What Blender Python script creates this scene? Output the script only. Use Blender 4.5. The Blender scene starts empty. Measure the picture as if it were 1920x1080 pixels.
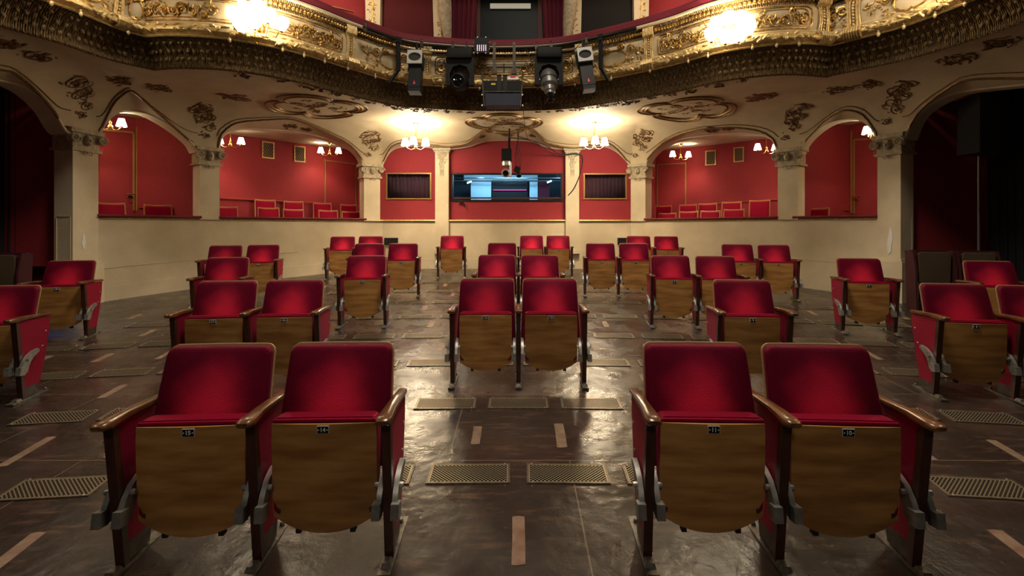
import bpy, math, random
from mathutils import Vector, Matrix
random.seed(7)
S = bpy.context.scene
COL = S.collection
PI = math.pi
# ---------------------------------------------------------------- camera
F = 17.0/36*1920                      # focal length in pixels
CX, HY, CH = 972.0, 425.0, 1.525      # vanishing point, eye height
cam = bpy.data.cameras.new('camera'); cam.lens = 17; cam.sensor_width = 36
cam.shift_x = -(CX-960)/1920; cam.shift_y = -(540-HY)/1920
cam.clip_start = 0.05; cam.clip_end = 100
camo = bpy.data.objects.new('camera', cam); COL.objects.link(camo)
camo.location = (0, 0, CH); camo.rotation_euler = (PI/2, 0, 0)
S.camera = camo
# ---------------------------------------------------------------- world, exposure
w = bpy.data.worlds.new('world'); S.world = w; w.use_nodes = True
w.node_tree.nodes['Background'].inputs[0].default_value = (.9, .75, .6, 1)
w.node_tree.nodes['Background'].inputs[1].default_value = 0.010
S.view_settings.view_transform = 'Standard'; S.view_settings.look = 'None'
S.view_settings.exposure = 0.32; S.view_settings.gamma = 1.0
S.view_settings.use_curve_mapping = False
WARM = (1.0, .79, .53)
WARM2 = (1.0, .87, .70)
def lamp(kind, name, loc, power, color=WARM, size=.03, parent=None, rot=None, **kw):
    l = bpy.data.lights.new(name, kind); l.energy = power; l.color = color
    if kind in ('POINT', 'SPOT'): l.shadow_soft_size = size
    if kind == 'AREA': l.shape = 'DISK'; l.size = size
    for k, v in kw.items(): setattr(l, k, v)
    o = bpy.data.objects.new(name, l); COL.objects.link(o); o.location = loc
    if rot: o.rotation_euler = rot
    if parent: o.parent = parent
    return o
# unseen area light added high above the stalls as overhead fill
lamp('AREA', 'overhead_fill_light', (0.4, 3.7, 9.5), 380, WARM2, 2.2)
# working light on the stage behind the camera
lamp('SPOT', 'stage_work_light', (-.6, -3.5, 5.5), 230, (1, .86, .72), .5, rot=(math.radians(64), 0, math.radians(-3)), spot_size=math.radians(62), spot_blend=1.0)
# lamps of the balcony brackets nearer the stage
for sx, yy in ((-5.1, 3.0), (5.0, 3.0)):
    lamp('POINT', 'balcony_bracket_light', (sx, yy, 4.7), 45, WARM, .15)
lamp('SPOT', 'blue_spill_light', (-7.9, 7.1, 2.4), 90, (.12, .26, 1), .05, rot=(Vector((-5.5, 6.05, .28))-Vector((-7.9, 7.1, 2.4))).to_track_quat('-Z', 'Y').to_euler(), spot_size=math.radians(20), spot_blend=.8)

# ---------------------------------------------------------------- materials
def hexc(r, g, b):
    f = lambda c: ((c/255+.055)/1.055)**2.4 if c > 10 else c/255/12.92
    return (f(r), f(g), f(b), 1)
MATS = {}
def mat(name, color, rough=.6, metal=0.0, spec=.5, var=None, vscale=8, vstretch=(1,1,1), bump=0, bscale=60, bstretch=(1,1,1), coords='Object',
        sheen=0, sheen_tint=None, coat=0, emit=None, estr=0, rvar=0, rand=0, spec_tint=None, alpha=None, trans=0):
    m = bpy.data.materials.new(name); m.use_nodes = True
    nt = m.node_tree; p = nt.nodes['Principled BSDF']
    def setin(k, v): p.inputs[k].default_value = v
    c = tuple(color[:3])+(1,)
    setin('Base Color', c); setin('Roughness', rough); setin('Metallic', metal); setin('Specular IOR Level', spec)
    if sheen:
        setin('Sheen Weight', sheen); setin('Sheen Roughness', .4)
        if sheen_tint: setin('Sheen Tint', tuple(sheen_tint[:3])+(1,))
    if spec_tint: setin('Specular Tint', tuple(spec_tint[:3])+(1,))
    if coat: setin('Coat Weight', coat); setin('Coat Roughness', .2)
    if trans: setin('Transmission Weight', trans)
    if emit: setin('Emission Color', tuple(emit[:3])+(1,)); setin('Emission Strength', estr)
    tc = nt.nodes.new('ShaderNodeTexCoord')
    def mapped(st, sc):
        mp = nt.nodes.new('ShaderNodeMapping'); mp.inputs['Scale'].default_value = st
        nt.links.new(tc.outputs[coords], mp.inputs[0])
        n = nt.nodes.new('ShaderNodeTexNoise'); n.inputs['Scale'].default_value = sc; n.inputs['Detail'].default_value = 6
        nt.links.new(mp.outputs[0], n.inputs['Vector']); return n, mp
    if var:
        n, mp = mapped(vstretch, vscale)
        if rand:
            oi = nt.nodes.new('ShaderNodeObjectInfo')
            cx = nt.nodes.new('ShaderNodeCombineXYZ'); mu = nt.nodes.new('ShaderNodeMath'); mu.operation = 'MULTIPLY'; mu.inputs[1].default_value = 37
            nt.links.new(oi.outputs['Random'], mu.inputs[0])
            for k in range(3): nt.links.new(mu.outputs[0], cx.inputs[k])
            nt.links.new(cx.outputs[0], mp.inputs['Location'])
        r = nt.nodes.new('ShaderNodeValToRGB'); r.color_ramp.elements[0].position = .35; r.color_ramp.elements[1].position = .65
        r.color_ramp.elements[0].color = tuple(var[:3])+(1,); r.color_ramp.elements[1].color = c
        nt.links.new(n.outputs['Fac'], r.inputs[0])
        out = r.outputs[0]
        if rand:
            hs = nt.nodes.new('ShaderNodeHueSaturation'); mr = nt.nodes.new('ShaderNodeMapRange')
            mr.inputs['To Min'].default_value = 1-rand; mr.inputs['To Max'].default_value = 1+rand
            nt.links.new(oi.outputs['Random'], mr.inputs[0]); nt.links.new(mr.outputs[0], hs.inputs['Value'])
            nt.links.new(out, hs.inputs['Color']); out = hs.outputs[0]
        nt.links.new(out, p.inputs['Base Color'])
        if rvar:
            mr = nt.nodes.new('ShaderNodeMapRange'); mr.inputs['To Min'].default_value = rough-rvar; mr.inputs['To Max'].default_value = rough+rvar
            nt.links.new(n.outputs['Fac'], mr.inputs[0]); nt.links.new(mr.outputs[0], p.inputs['Roughness'])
    if bump:
        n2, _ = mapped(bstretch, bscale); b = nt.nodes.new('ShaderNodeBump'); b.inputs['Strength'].default_value = bump; b.inputs['Distance'].default_value = .02
        nt.links.new(n2.outputs['Fac'], b.inputs['Height']); nt.links.new(b.outputs[0], p.inputs['Normal'])
    MATS[name] = m
    return m
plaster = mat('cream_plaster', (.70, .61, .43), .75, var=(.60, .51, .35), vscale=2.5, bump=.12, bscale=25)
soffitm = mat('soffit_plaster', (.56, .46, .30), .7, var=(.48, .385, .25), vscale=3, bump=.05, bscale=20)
dado = mat('dado_plaster', (.72, .62, .44), .6, var=(.55, .46, .31), vscale=1.3, bump=.1, bscale=14)
whitechip = mat('bare_plaster', (.8, .78, .72), .9, bump=.3)
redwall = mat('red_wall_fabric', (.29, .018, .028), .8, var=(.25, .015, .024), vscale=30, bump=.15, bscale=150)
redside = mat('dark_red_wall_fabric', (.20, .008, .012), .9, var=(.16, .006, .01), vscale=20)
velvet = mat('red_velvet', (.25, .0025, .024), .45, metal=.2, spec=.7, spec_tint=(1, .08, .16), var=(.26, .002, .026), vscale=7, bump=.25, bscale=260, sheen=.25, sheen_tint=(1, .15, .25), rand=.12)
def glow_velvet():  # centre glow of each backrest is painted into the velvet colour, edges darker
    m = velvet.copy(); m.name = 'centre_glow_red_velvet'; nt = m.node_tree; N = nt.nodes.new; L = nt.links.new; p = nt.nodes['Principled BSDF']
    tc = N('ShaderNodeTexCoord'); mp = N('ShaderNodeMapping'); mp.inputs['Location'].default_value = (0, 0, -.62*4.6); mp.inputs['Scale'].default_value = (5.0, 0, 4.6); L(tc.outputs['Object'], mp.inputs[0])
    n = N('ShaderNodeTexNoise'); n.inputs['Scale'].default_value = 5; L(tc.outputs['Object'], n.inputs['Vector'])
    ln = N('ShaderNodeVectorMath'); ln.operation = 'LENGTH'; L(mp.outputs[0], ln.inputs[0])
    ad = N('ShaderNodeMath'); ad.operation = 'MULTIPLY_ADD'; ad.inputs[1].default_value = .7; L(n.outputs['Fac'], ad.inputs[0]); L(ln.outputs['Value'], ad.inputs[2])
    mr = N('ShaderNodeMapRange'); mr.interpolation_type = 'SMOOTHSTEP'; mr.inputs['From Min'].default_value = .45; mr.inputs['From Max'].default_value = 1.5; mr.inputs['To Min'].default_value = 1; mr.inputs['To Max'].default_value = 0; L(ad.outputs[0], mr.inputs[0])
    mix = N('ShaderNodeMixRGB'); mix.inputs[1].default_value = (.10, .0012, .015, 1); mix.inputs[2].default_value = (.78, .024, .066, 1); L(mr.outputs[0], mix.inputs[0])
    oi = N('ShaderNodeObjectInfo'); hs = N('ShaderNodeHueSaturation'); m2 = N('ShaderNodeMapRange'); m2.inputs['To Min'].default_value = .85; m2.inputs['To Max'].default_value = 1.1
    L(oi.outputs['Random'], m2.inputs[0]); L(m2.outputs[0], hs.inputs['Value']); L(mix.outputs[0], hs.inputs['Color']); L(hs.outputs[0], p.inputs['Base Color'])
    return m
glowvelvet = glow_velvet()
railvelvet = mat('handrail_velvet', (.13, .002, .014), .65)
velvet_dark = mat('dark_red_velvet', (.13, .003, .010), .7, sheen=.3, sheen_tint=(1, .2, .3))
plywood = mat('beech_plywood', (.62, .32, .095), .36, var=(.36, .16, .042), vscale=3.2, vstretch=(1.0, 1, 6), bump=.05, bscale=30, bstretch=(1, 1, 8), rvar=.06, rand=.18)
darkwood = mat('dark_stained_wood', (.085, .028, .014), .35, var=(.05, .016, .009), vscale=12, vstretch=(3, 1, 1), spec=.6)
armwood = mat('polished_arm_wood', (.20, .085, .030), .25, var=(.10, .040, .015), vscale=9, vstretch=(4, 1, 1), coat=.4, rand=.2)
edgewood = mat('pale_wood_edge', (.42, .25, .10), .5)
steel = mat('grey_cast_steel', (.42, .42, .38), .42, metal=.6, var=(.30, .29, .26), vscale=30)
darksteel = mat('worn_dark_steel', (.07, .06, .05), .35, metal=.7, var=(.15, .13, .10), vscale=25)
footsteel = mat('scuffed_foot_steel', (.26, .24, .20), .4, metal=.6, var=(.12, .10, .08), vscale=30)
blackmetal = mat('black_painted_metal', (.008, .008, .009), .5, spec=.25)
blackrub = mat('black_rubber', (.015, .015, .015), .8)
greymetal = mat('satin_grey_metal', (.25, .25, .24), .35, metal=.7)
silver = mat('silver_metal', (.6, .6, .58), .3, metal=.85)
framegrey = mat('pale_grey_frame', (.38, .38, .36), .5)
whitepaint = mat('white_enamel', (.75, .73, .68), .35)
glassblack = mat('black_lens_glass', (.005, .005, .007), .06, spec=.8)
gold = mat('gilding', (.70, .43, .12), .36, metal=.9, var=(.22, .11, .03), vscale=18, bump=.2, bscale=60)
goldcream = mat('gilded_cream_moulding', (.62, .47, .22), .4, metal=.35, var=(.45, .28, .09), vscale=20, bump=.3, bscale=50)
oldgold = mat('aged_bronze_gilding', (.15, .085, .028), .5, metal=.6, var=(.07, .035, .012), vscale=25, bump=.4, bscale=50)
aisleboard = mat('shaded_brown_board', (.08, .055, .032), .6)  # shade of the side aisle is put into the board colour
aislevelvet = mat('shaded_dark_velvet', (.05, .003, .006), .8)  # velvet darkened so its colour carries the aisle shade
browngold = mat('brown_gilt_line', (.22, .12, .045), .45, metal=.5, var=(.12, .06, .02), vscale=20)
capstone = mat('stone_painted_ornament', (.50, .43, .30), .65, var=(.33, .27, .17), vscale=15, bump=.2)
chairgilt = mat('worn_gilt_chair_wood', (.45, .20, .07), .5, metal=.2)
brass = mat('polished_brass', (.75, .5, .18), .25, metal=1)
brassframe = mat('brass_frame_paint', (.42, .25, .08), .4, metal=.5)
curtainm = mat('purple_red_curtain', (.10, .003, .018), .8, sheen=.4, sheen_tint=(1, .2, .4))
curtaindark = mat('black_stage_cloth', (.006, .005, .006), .9)
curtainplum = mat('plum_lined_curtain', (.42, .17, .19), .8)
patchm = mat('filler_wood', (.30, .215, .145), .4, var=(.20, .12, .08), vscale=14, bump=.15, bscale=40)
patchred = mat('reddish_filler_wood', (.22, .11, .075), .4, var=(.32, .22, .15), vscale=14, bump=.15, bscale=40)
bluepanel = mat('pale_blue_board', (.60, .78, .85), .6, emit=(.35, .62, .82), estr=0)
chandshade = mat('glowing_chandelier_glass', (.9, .85, .75), .5, emit=(1, .86, .62), estr=95)
shadem = mat('milk_glass_shade', (.9, .85, .75), .5, emit=(1, .86, .62), estr=9)
bracketshade = mat('bright_milk_glass_shade', (.9, .85, .75), .5, emit=(1, .86, .62), estr=18)
bulbm = mat('small_clear_bulb', (.45, .33, .16), .2, spec=.6, emit=(1, .7, .3), estr=.0)
whitelabel = mat('white_lettering', (.85, .85, .80), .5)
redlabel = mat('red_sticker', (.75, .02, .04), .5)
yellowlabel = mat('yellow_sticker', (.7, .55, .05), .5)
ledm = mat('pink_led', (.6, .4, .5), .3, emit=(1, .75, .85), estr=.8)
screenm = mat('dark_blue_cover', (.012, .016, .035), .4)
upglass = mat('dark_window_glass', (.006, .011, .013), .4, spec=.12)
mullionm = mat('brown_mullion_paint', (.10, .035, .03), .7)
strip = mat('pale_sign', (.55, .55, .45), .5, emit=(.8, .85, .7), estr=.15)
pinkled = mat('magenta_strip', (.5, .05, .2), .4, emit=(1, .1, .35), estr=.8)
cyanlamp = mat('cyan_tube', (.5, .8, 1), .4, emit=(.55, .85, 1), estr=6)

def glass_mat():
    m = bpy.data.materials.new('window_glass'); m.use_nodes = True; nt = m.node_tree; nt.nodes.clear()
    o = nt.nodes.new('ShaderNodeOutputMaterial'); mx = nt.nodes.new('ShaderNodeMixShader'); t = nt.nodes.new('ShaderNodeBsdfTransparent'); g = nt.nodes.new('ShaderNodeBsdfGlossy')
    g.inputs['Roughness'].default_value = .03; t.inputs[0].default_value = (.75, .8, .85, 1)
    fr = nt.nodes.new('ShaderNodeFresnel'); fr.inputs[0].default_value = 1.7
    nt.links.new(fr.outputs[0], mx.inputs[0]); nt.links.new(t.outputs[0], mx.inputs[1]); nt.links.new(g.outputs[0], mx.inputs[2]); nt.links.new(mx.outputs[0], o.inputs[0])
    return m
glassm = glass_mat()
def floor_mat():
    m = bpy.data.materials.new('worn_brown_floor'); m.use_nodes = True; nt = m.node_tree; N = nt.nodes.new; L = nt.links.new
    p = nt.nodes['Principled BSDF']; tc = N('ShaderNodeTexCoord')
    n1 = N('ShaderNodeTexNoise'); n1.inputs['Scale'].default_value = 1.6; n1.inputs['Detail'].default_value = 8; n1.inputs['Roughness'].default_value = .65; L(tc.outputs['Object'], n1.inputs['Vector'])
    r = N('ShaderNodeValToRGB'); e = r.color_ramp.elements; e[0].position = .25; e[0].color = (.018, .013, .011, 1); e[1].position = .78; e[1].color = (.075, .042, .030, 1)
    k = e.new(.5); k.color = (.036, .025, .020, 1); L(n1.outputs['Fac'], r.inputs[0])
    # scuffs running with the rows
    mp = N('ShaderNodeMapping'); mp.inputs['Scale'].default_value = (1, 5, 1); L(tc.outputs['Object'], mp.inputs[0])
    n2 = N('ShaderNodeTexNoise'); n2.inputs['Scale'].default_value = 5; n2.inputs['Detail'].default_value = 7; L(mp.outputs[0], n2.inputs['Vector'])
    r2 = N('ShaderNodeValToRGB'); r2.color_ramp.elements[0].position = .55; r2.color_ramp.elements[1].position = .8; L(n2.outputs['Fac'], r2.inputs[0])
    mix = N('ShaderNodeMixRGB'); mix.inputs[2].default_value = (.20, .11, .065, 1); L(r.outputs[0], mix.inputs[1])
    mul = N('ShaderNodeMath'); mul.operation = 'MULTIPLY'; mul.inputs[1].default_value = .55; L(r2.outputs[0], mul.inputs[0]); L(mul.outputs[0], mix.inputs[0])
    # sheet seams
    br = N('ShaderNodeTexBrick'); br.inputs['Scale'].default_value = 1; br.inputs['Brick Width'].default_value = 1.45; br.inputs['Row Height'].default_value = 1.0
    br.inputs['Mortar Size'].default_value = .004; br.inputs['Color1'].default_value = (0, 0, 0, 1); br.inputs['Color2'].default_value = (0, 0, 0, 1); br.inputs['Mortar'].default_value = (1, 1, 1, 1)
    mo = N('ShaderNodeMapping'); mo.inputs['Location'].default_value = (.42, .12, 0); L(tc.outputs['Object'], mo.inputs[0]); L(mo.outputs[0], br.inputs['Vector'])
    mix2 = N('ShaderNodeMixRGB'); mix2.inputs[2].default_value = (.24, .17, .11, 1); L(mix.outputs[0], mix2.inputs[1])
    mu2 = N('ShaderNodeMath'); mu2.operation = 'MULTIPLY'; mu2.inputs[1].default_value = .6; L(br.outputs['Color'], mu2.inputs[0]); L(mu2.outputs[0], mix2.inputs[0])
    L(mix2.outputs[0], p.inputs['Base Color'])
    n3 = N('ShaderNodeTexNoise'); n3.inputs['Scale'].default_value = 3; n3.inputs['Detail'].default_value = 5; L(tc.outputs['Object'], n3.inputs['Vector'])
    mr = N('ShaderNodeMapRange'); mr.inputs['From Min'].default_value = .3; mr.inputs['From Max'].default_value = .7; mr.inputs['To Min'].default_value = .20; mr.inputs['To Max'].default_value = .36
    L(n3.outputs['Fac'], mr.inputs[0]); L(mr.outputs[0], p.inputs['Roughness'])
    n4 = N('ShaderNodeTexNoise'); n4.inputs['Scale'].default_value = 9; n4.inputs['Detail'].default_value = 4; L(tc.outputs['Object'], n4.inputs['Vector'])
    b = N('ShaderNodeBump'); b.inputs['Strength'].default_value = .35; b.inputs['Distance'].default_value = .02; L(n4.outputs['Fac'], b.inputs['Height']); L(b.outputs[0], p.inputs['Normal'])
    p.inputs['Specular IOR Level'].default_value = .75
    return m
floorm = floor_mat()
def grille_mat():
    m = bpy.data.materials.new('perforated_plate'); m.use_nodes = True; nt = m.node_tree; N = nt.nodes.new; L = nt.links.new
    p = nt.nodes['Principled BSDF']; tc = N('ShaderNodeTexCoord'); sep = N('ShaderNodeSeparateXYZ'); L(tc.outputs['Object'], sep.inputs[0])
    def M(op, a, b=None):
        n = N('ShaderNodeMath'); n.operation = op
        for i, v in enumerate((a, b)):
            if v is None: continue
            if isinstance(v, (int, float)): n.inputs[i].default_value = v
            else: L(v, n.inputs[i])
        return n.outputs[0]
    px, py = .0215, .0215
    xs = M('DIVIDE', sep.outputs[0], px); ys = M('DIVIDE', sep.outputs[1], py)
    # two interleaved lattices of holes
    def lat(ox):
        a = M('SUBTRACT', M('FRACT', M('ADD', xs, 100+ox)), .5); b = M('SUBTRACT', M('FRACT', M('ADD', ys, 100+ox)), .5)
        return M('SQRT', M('ADD', M('MULTIPLY', a, a), M('MULTIPLY', b, b)))
    d = M('MINIMUM', lat(0), lat(.5)); hole = M('LESS_THAN', d, .31)
    inside = M('MULTIPLY', M('LESS_THAN', M('ABSOLUTE', sep.outputs[0]), .212), M('LESS_THAN', M('ABSOLUTE', sep.outputs[1]), .082))
    h = M('MULTIPLY', hole, inside)
    mix = N('ShaderNodeMixRGB'); mix.inputs[1].default_value = (.42, .35, .24, 1); mix.inputs[2].default_value = (.004, .003, .003, 1); L(h, mix.inputs[0]); L(mix.outputs[0], p.inputs['Base Color'])
    L(M('MULTIPLY', M('SUBTRACT', 1, h), .6), p.inputs['Metallic']); L(M('ADD', .38, M('MULTIPLY', h, .6)), p.inputs['Roughness'])
    L(M('MULTIPLY', M('SUBTRACT', 1, h), .5), p.inputs['Specular IOR Level'])
    return m
grillem = grille_mat()
grilleframe = mat('tarnished_brass_frame', (.27, .22, .15), .35, metal=.6, var=(.15, .12, .08), vscale=20)
def cove_mat():
    m = bpy.data.materials.new('leafed_cove_gilding'); m.use_nodes = True; nt = m.node_tree; N = nt.nodes.new; L = nt.links.new
    p = nt.nodes['Principled BSDF']; uv = N('ShaderNodeUVMap')
    mp = N('ShaderNodeMapping'); mp.inputs['Scale'].default_value = (14, 3.2, 1); L(uv.outputs[0], mp.inputs[0])
    wv = N('ShaderNodeTexWave'); wv.inputs['Scale'].default_value = 1; wv.inputs['Distortion'].default_value = 5; wv.inputs['Detail'].default_value = 3; wv.inputs['Detail Scale'].default_value = 1.5; L(mp.outputs[0], wv.inputs['Vector'])
    n = N('ShaderNodeTexNoise'); n.inputs['Scale'].default_value = 6; n.inputs['Detail'].default_value = 8; L(mp.outputs[0], n.inputs['Vector'])
    r = N('ShaderNodeValToRGB'); r.color_ramp.elements[0].position = .35; r.color_ramp.elements[0].color = (.04, .024, .011, 1); r.color_ramp.elements[1].position = .75; r.color_ramp.elements[1].color = (.34, .21, .07, 1)
    L(n.outputs['Fac'], r.inputs[0]); L(r.outputs[0], p.inputs['Base Color']); p.inputs['Metallic'].default_value = .5; p.inputs['Roughness'].default_value = .62
    ad = N('ShaderNodeMath'); ad.operation = 'ADD'; L(wv.outputs['Fac'], ad.inputs[0]); L(n.outputs['Fac'], ad.inputs[1])
    b = N('ShaderNodeBump'); b.inputs['Strength'].default_value = .9; b.inputs['Distance'].default_value = .03; L(ad.outputs[0], b.inputs['Height']); L(b.outputs[0], p.inputs['Normal'])
    return m
covem = cove_mat()
def panel_mat():
    m = bpy.data.materials.new('gilt_speckled_cream_panel'); m.use_nodes = True; nt = m.node_tree; N = nt.nodes.new; L = nt.links.new
    p = nt.nodes['Principled BSDF']; uv = N('ShaderNodeUVMap')
    n = N('ShaderNodeTexNoise'); n.inputs['Scale'].default_value = 5; n.inputs['Detail'].default_value = 5; L(uv.outputs[0], n.inputs['Vector'])
    r = N('ShaderNodeValToRGB'); r.color_ramp.elements[0].position = .45; r.color_ramp.elements[0].color = (.44, .34, .19, 1); r.color_ramp.elements[1].position = .62; r.color_ramp.elements[1].color = (.50, .41, .26, 1)
    L(n.outputs['Fac'], r.inputs[0]); L(r.outputs[0], p.inputs['Base Color']); p.inputs['Roughness'].default_value = .5
    return m
panelm = panel_mat()

# ---------------------------------------------------------------- mesh builder
class MB:
    def __init__(s): s.v = []; s.f = []; s.m = []; s.uv = {}
    def add(s, vs, fs, mi=0):
        b = len(s.v); s.v += [tuple(x) for x in vs]; s.f += [tuple(i+b for i in f) for f in fs]; s.m += [mi]*len(fs); return b
    def box(s, c, size, rot=None, mi=0, taper=1.0):
        hx, hy, hz = [q/2 for q in size]; vs = []
        for z in (-hz, hz):
            k = taper if z > 0 else 1
            for x, y in ((-hx, -hy), (hx, -hy), (hx, hy), (-hx, hy)): vs.append(Vector((x*k, y*k, z)))
        if rot is not None: vs = [rot @ v for v in vs]
        vs = [v+Vector(c) for v in vs]
        s.add(vs, [(0,3,2,1), (4,5,6,7), (0,1,5,4), (1,2,6,5), (2,3,7,6), (3,0,4,7)], mi)
    def prism(s, poly, fn, a, b, mi=0):
        n = len(poly); vs = [fn(p, a) for p in poly]+[fn(p, b) for p in poly]
        s.add(vs, [tuple(range(n))[::-1], tuple(range(n, 2*n))]+[(i, (i+1) % n, (i+1) % n+n, i+n) for i in range(n)], mi)
    def tube(s, path, r, n=8, closed=False, mi=0, caps=True):
        P = [Vector(p) for p in path]; m = len(P)
        if m < 2: return
        rs = r if isinstance(r, (list, tuple)) else [r]*m
        up = None; rings = []
        for i in range(m):
            t = (P[(i+1) % m]-P[i-1]) if closed else (P[min(i+1, m-1)]-P[max(i-1, 0)])
            if t.length < 1e-9: t = Vector((0, 0, 1))
            t.normalize()
            if up is None:
                up = Vector((0, 0, 1)) if abs(t.z) < .9 else Vector((1, 0, 0))
            u = up-t*up.dot(t)
            if u.length < 1e-6: u = t.orthogonal()
            u.normalize(); up = u; w_ = t.cross(u)
            rings.append([P[i]+(u*math.cos(2*PI*k/n)+w_*math.sin(2*PI*k/n))*rs[i] for k in range(n)])
        vs = [v for rg in rings for v in rg]; fs = []
        for i in range(m if closed else m-1):
            a = i*n; b = ((i+1) % m)*n
            for k in range(n): fs.append((a+k, a+(k+1) % n, b+(k+1) % n, b+k))
        if caps and not closed: fs += [tuple(range(n))[::-1], tuple(range((m-1)*n, m*n))]
        s.add(vs, fs, mi)
    def lathe(s, prof, c=(0,0,0), n=16, axis=None, mi=0, caps=False):
        R = Matrix.Identity(3) if axis is None else Vector((0,0,1)).rotation_difference(Vector(axis)).to_matrix()
        vs = [R @ Vector((r*math.cos(2*PI*k/n), r*math.sin(2*PI*k/n), z))+Vector(c) for r, z in prof for k in range(n)]
        fs = [(i*n+k, i*n+(k+1) % n, (i+1)*n+(k+1) % n, (i+1)*n+k) for i in range(len(prof)-1) for k in range(n)]
        if caps: fs += [tuple(range(n))[::-1], tuple(range((len(prof)-1)*n, len(prof)*n))]
        s.add(vs, fs, mi)
    def blob(s, c, rad, rot=None, n=8, m=5, mi=0):
        vs = []
        for i in range(1, m):
            a = PI*i/m
            for k in range(n):
                b = 2*PI*k/n; vs.append(Vector((rad[0]*math.sin(a)*math.cos(b), rad[1]*math.sin(a)*math.sin(b), rad[2]*math.cos(a))))
        vs += [Vector((0, 0, rad[2])), Vector((0, 0, -rad[2]))]
        if rot is not None: vs = [rot @ v for v in vs]
        vs = [v+Vector(c) for v in vs]; fs = []
        for i in range(m-2):
            for k in range(n): fs.append((i*n+k, (i+1)*n+k, (i+1)*n+(k+1) % n, i*n+(k+1) % n))
        T = (m-1)*n
        for k in range(n): fs.append((T, k, (k+1) % n)); fs.append((T+1, (m-2)*n+(k+1) % n, (m-2)*n+k))
        s.add(vs, fs, mi)
    def grid(s, rows, mi=0, uvs=None):
        n = len(rows[0]); b = len(s.v); vs = [p for r in rows for p in r]; fs = []
        for i in range(len(rows)-1):
            for k in range(n-1): fs.append((i*n+k, i*n+k+1, (i+1)*n+k+1, (i+1)*n+k))
        s.add(vs, fs, mi)
        if uvs:
            for i, r in enumerate(uvs):
                for k, q in enumerate(r): s.uv[b+i*n+k] = q
    def rounded(s, fr, hw0, hw1, a0, a1, t, puff, rc=.03, mi=0, bow=0, nseg=6, roundbottom=True):
        """cushion: fr(x, b, h) -> point; x across, b along, h out of the face"""
        mid = (a0+a1)/2; hh = (a1-a0)/2; loop = []
        for (sx, sy) in ((1, 1), (-1, 1), (-1, -1), (1, -1)):
            for k in range(nseg+1):
                a = {(1,1): 0, (-1,1): PI/2, (-1,-1): PI, (1,-1): 1.5*PI}[(sx, sy)]+PI/2*k/nseg
                yy = sy*(hh-rc)+rc*math.sin(a); hw = hw0+(hw1-hw0)*(yy+hh)/(2*hh)
                xx = sx*(hw-rc)+rc*math.cos(a); loop.append((xx, yy))
            # extra points along the edge for a smooth top
        # densify
        dl = []
        L_ = len(loop)
        for i in range(L_):
            p, q = loop[i], loop[(i+1) % L_]; d = math.hypot(q[0]-p[0], q[1]-p[1]); m = max(1, int(d/.06))
            for k in range(m): dl.append((p[0]+(q[0]-p[0])*k/m, p[1]+(q[1]-p[1])*k/m))
        loop = dl; n = len(loop); hwm = (hw0+hw1)/2; rings = []
        spec = [(1, 0), (1, .55), (.985, .85), (.955, .98), (.9, 1), (.75, 1), (.55, 1), (.35, 1), (.15, 1)]
        for sc, h in spec:
            ring = []
            for x, y in loop:
                ins = (1-sc)*hwm
                X = x*sc; Y = y*(1-ins/hh) if sc > .8 else y*sc
                r2 = (X/hwm)**2+(Y/hh)**2
                H = t*h+(puff*max(0, 1-(X/hwm)**2)*max(0, 1-(Y/hh)**2) if h > .5 else 0)
                ring.append(fr(X, mid+Y, H - bow*(X/hwm)**2))
            rings.append(ring)
        vs = [p for r in rings for p in r]; fs = []
        for i in range(len(rings)-1):
            for k in range(n): fs.append((i*n+k, i*n+(k+1) % n, (i+1)*n+(k+1) % n, (i+1)*n+k))
        vs.append(fr(0, mid, t+puff)); c = len(vs)-1; q = (len(rings)-1)*n
        fs += [(q+k, q+(k+1) % n, c) for k in range(n)]; fs.append(tuple(range(n))[::-1])
        s.add(vs, fs, mi)
    def build(s, name, mats, parent=None, smooth=True, angle=.7, fix=True):
        me = bpy.data.meshes.new(name); me.from_pydata(s.v, [], s.f)
        if not isinstance(mats, (list, tuple)): mats = [mats]
        for m in mats: me.materials.append(m)
        if any(s.m): me.polygons.foreach_set('material_index', s.m)
        if s.uv:
            uvl = me.uv_layers.new(name='UVMap')
            for lp in me.loops: uvl.data[lp.index].uv = s.uv.get(lp.vertex_index, (0, 0))
        if fix:
            import bmesh
            bm = bmesh.new(); bm.from_mesh(me); bmesh.ops.recalc_face_normals(bm, faces=bm.faces); bm.to_mesh(me); bm.free()
        if smooth:
            me.polygons.foreach_set('use_smooth', [True]*len(me.polygons)); me.set_sharp_from_angle(angle=angle)
        me.update()
        o = bpy.data.objects.new(name, me); COL.objects.link(o)
        if parent: o.parent = parent
        return o
def tag(o, label=None, cat=None, group=None, kind=None):
    if label: o['label'] = label
    if cat: o['category'] = cat
    if group: o['group'] = group
    if kind: o['kind'] = kind
    return o
def thing(name, label, cat, loc=(0,0,0), rz=0, group=None, kind=None):
    o = bpy.data.objects.new(name, None); COL.objects.link(o); o.location = loc; o.rotation_euler = (0, 0, rz); o.empty_display_size = .1
    return tag(o, label, cat, group, kind)
def struct(name, mb, m, parent=None, **kw):
    o = mb.build(name, m, parent, **kw)
    if not parent: o['kind'] = 'structure'
    return o
def copy_tree(o, parent=None):
    c = o.copy(); COL.objects.link(c)
    if parent: c.parent = parent
    for ch in list(o.children): copy_tree(ch, c)
    return c
def loc3(p, o): return (p[0]-o[0], p[1]-o[1], p[2]-o[2])

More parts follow.
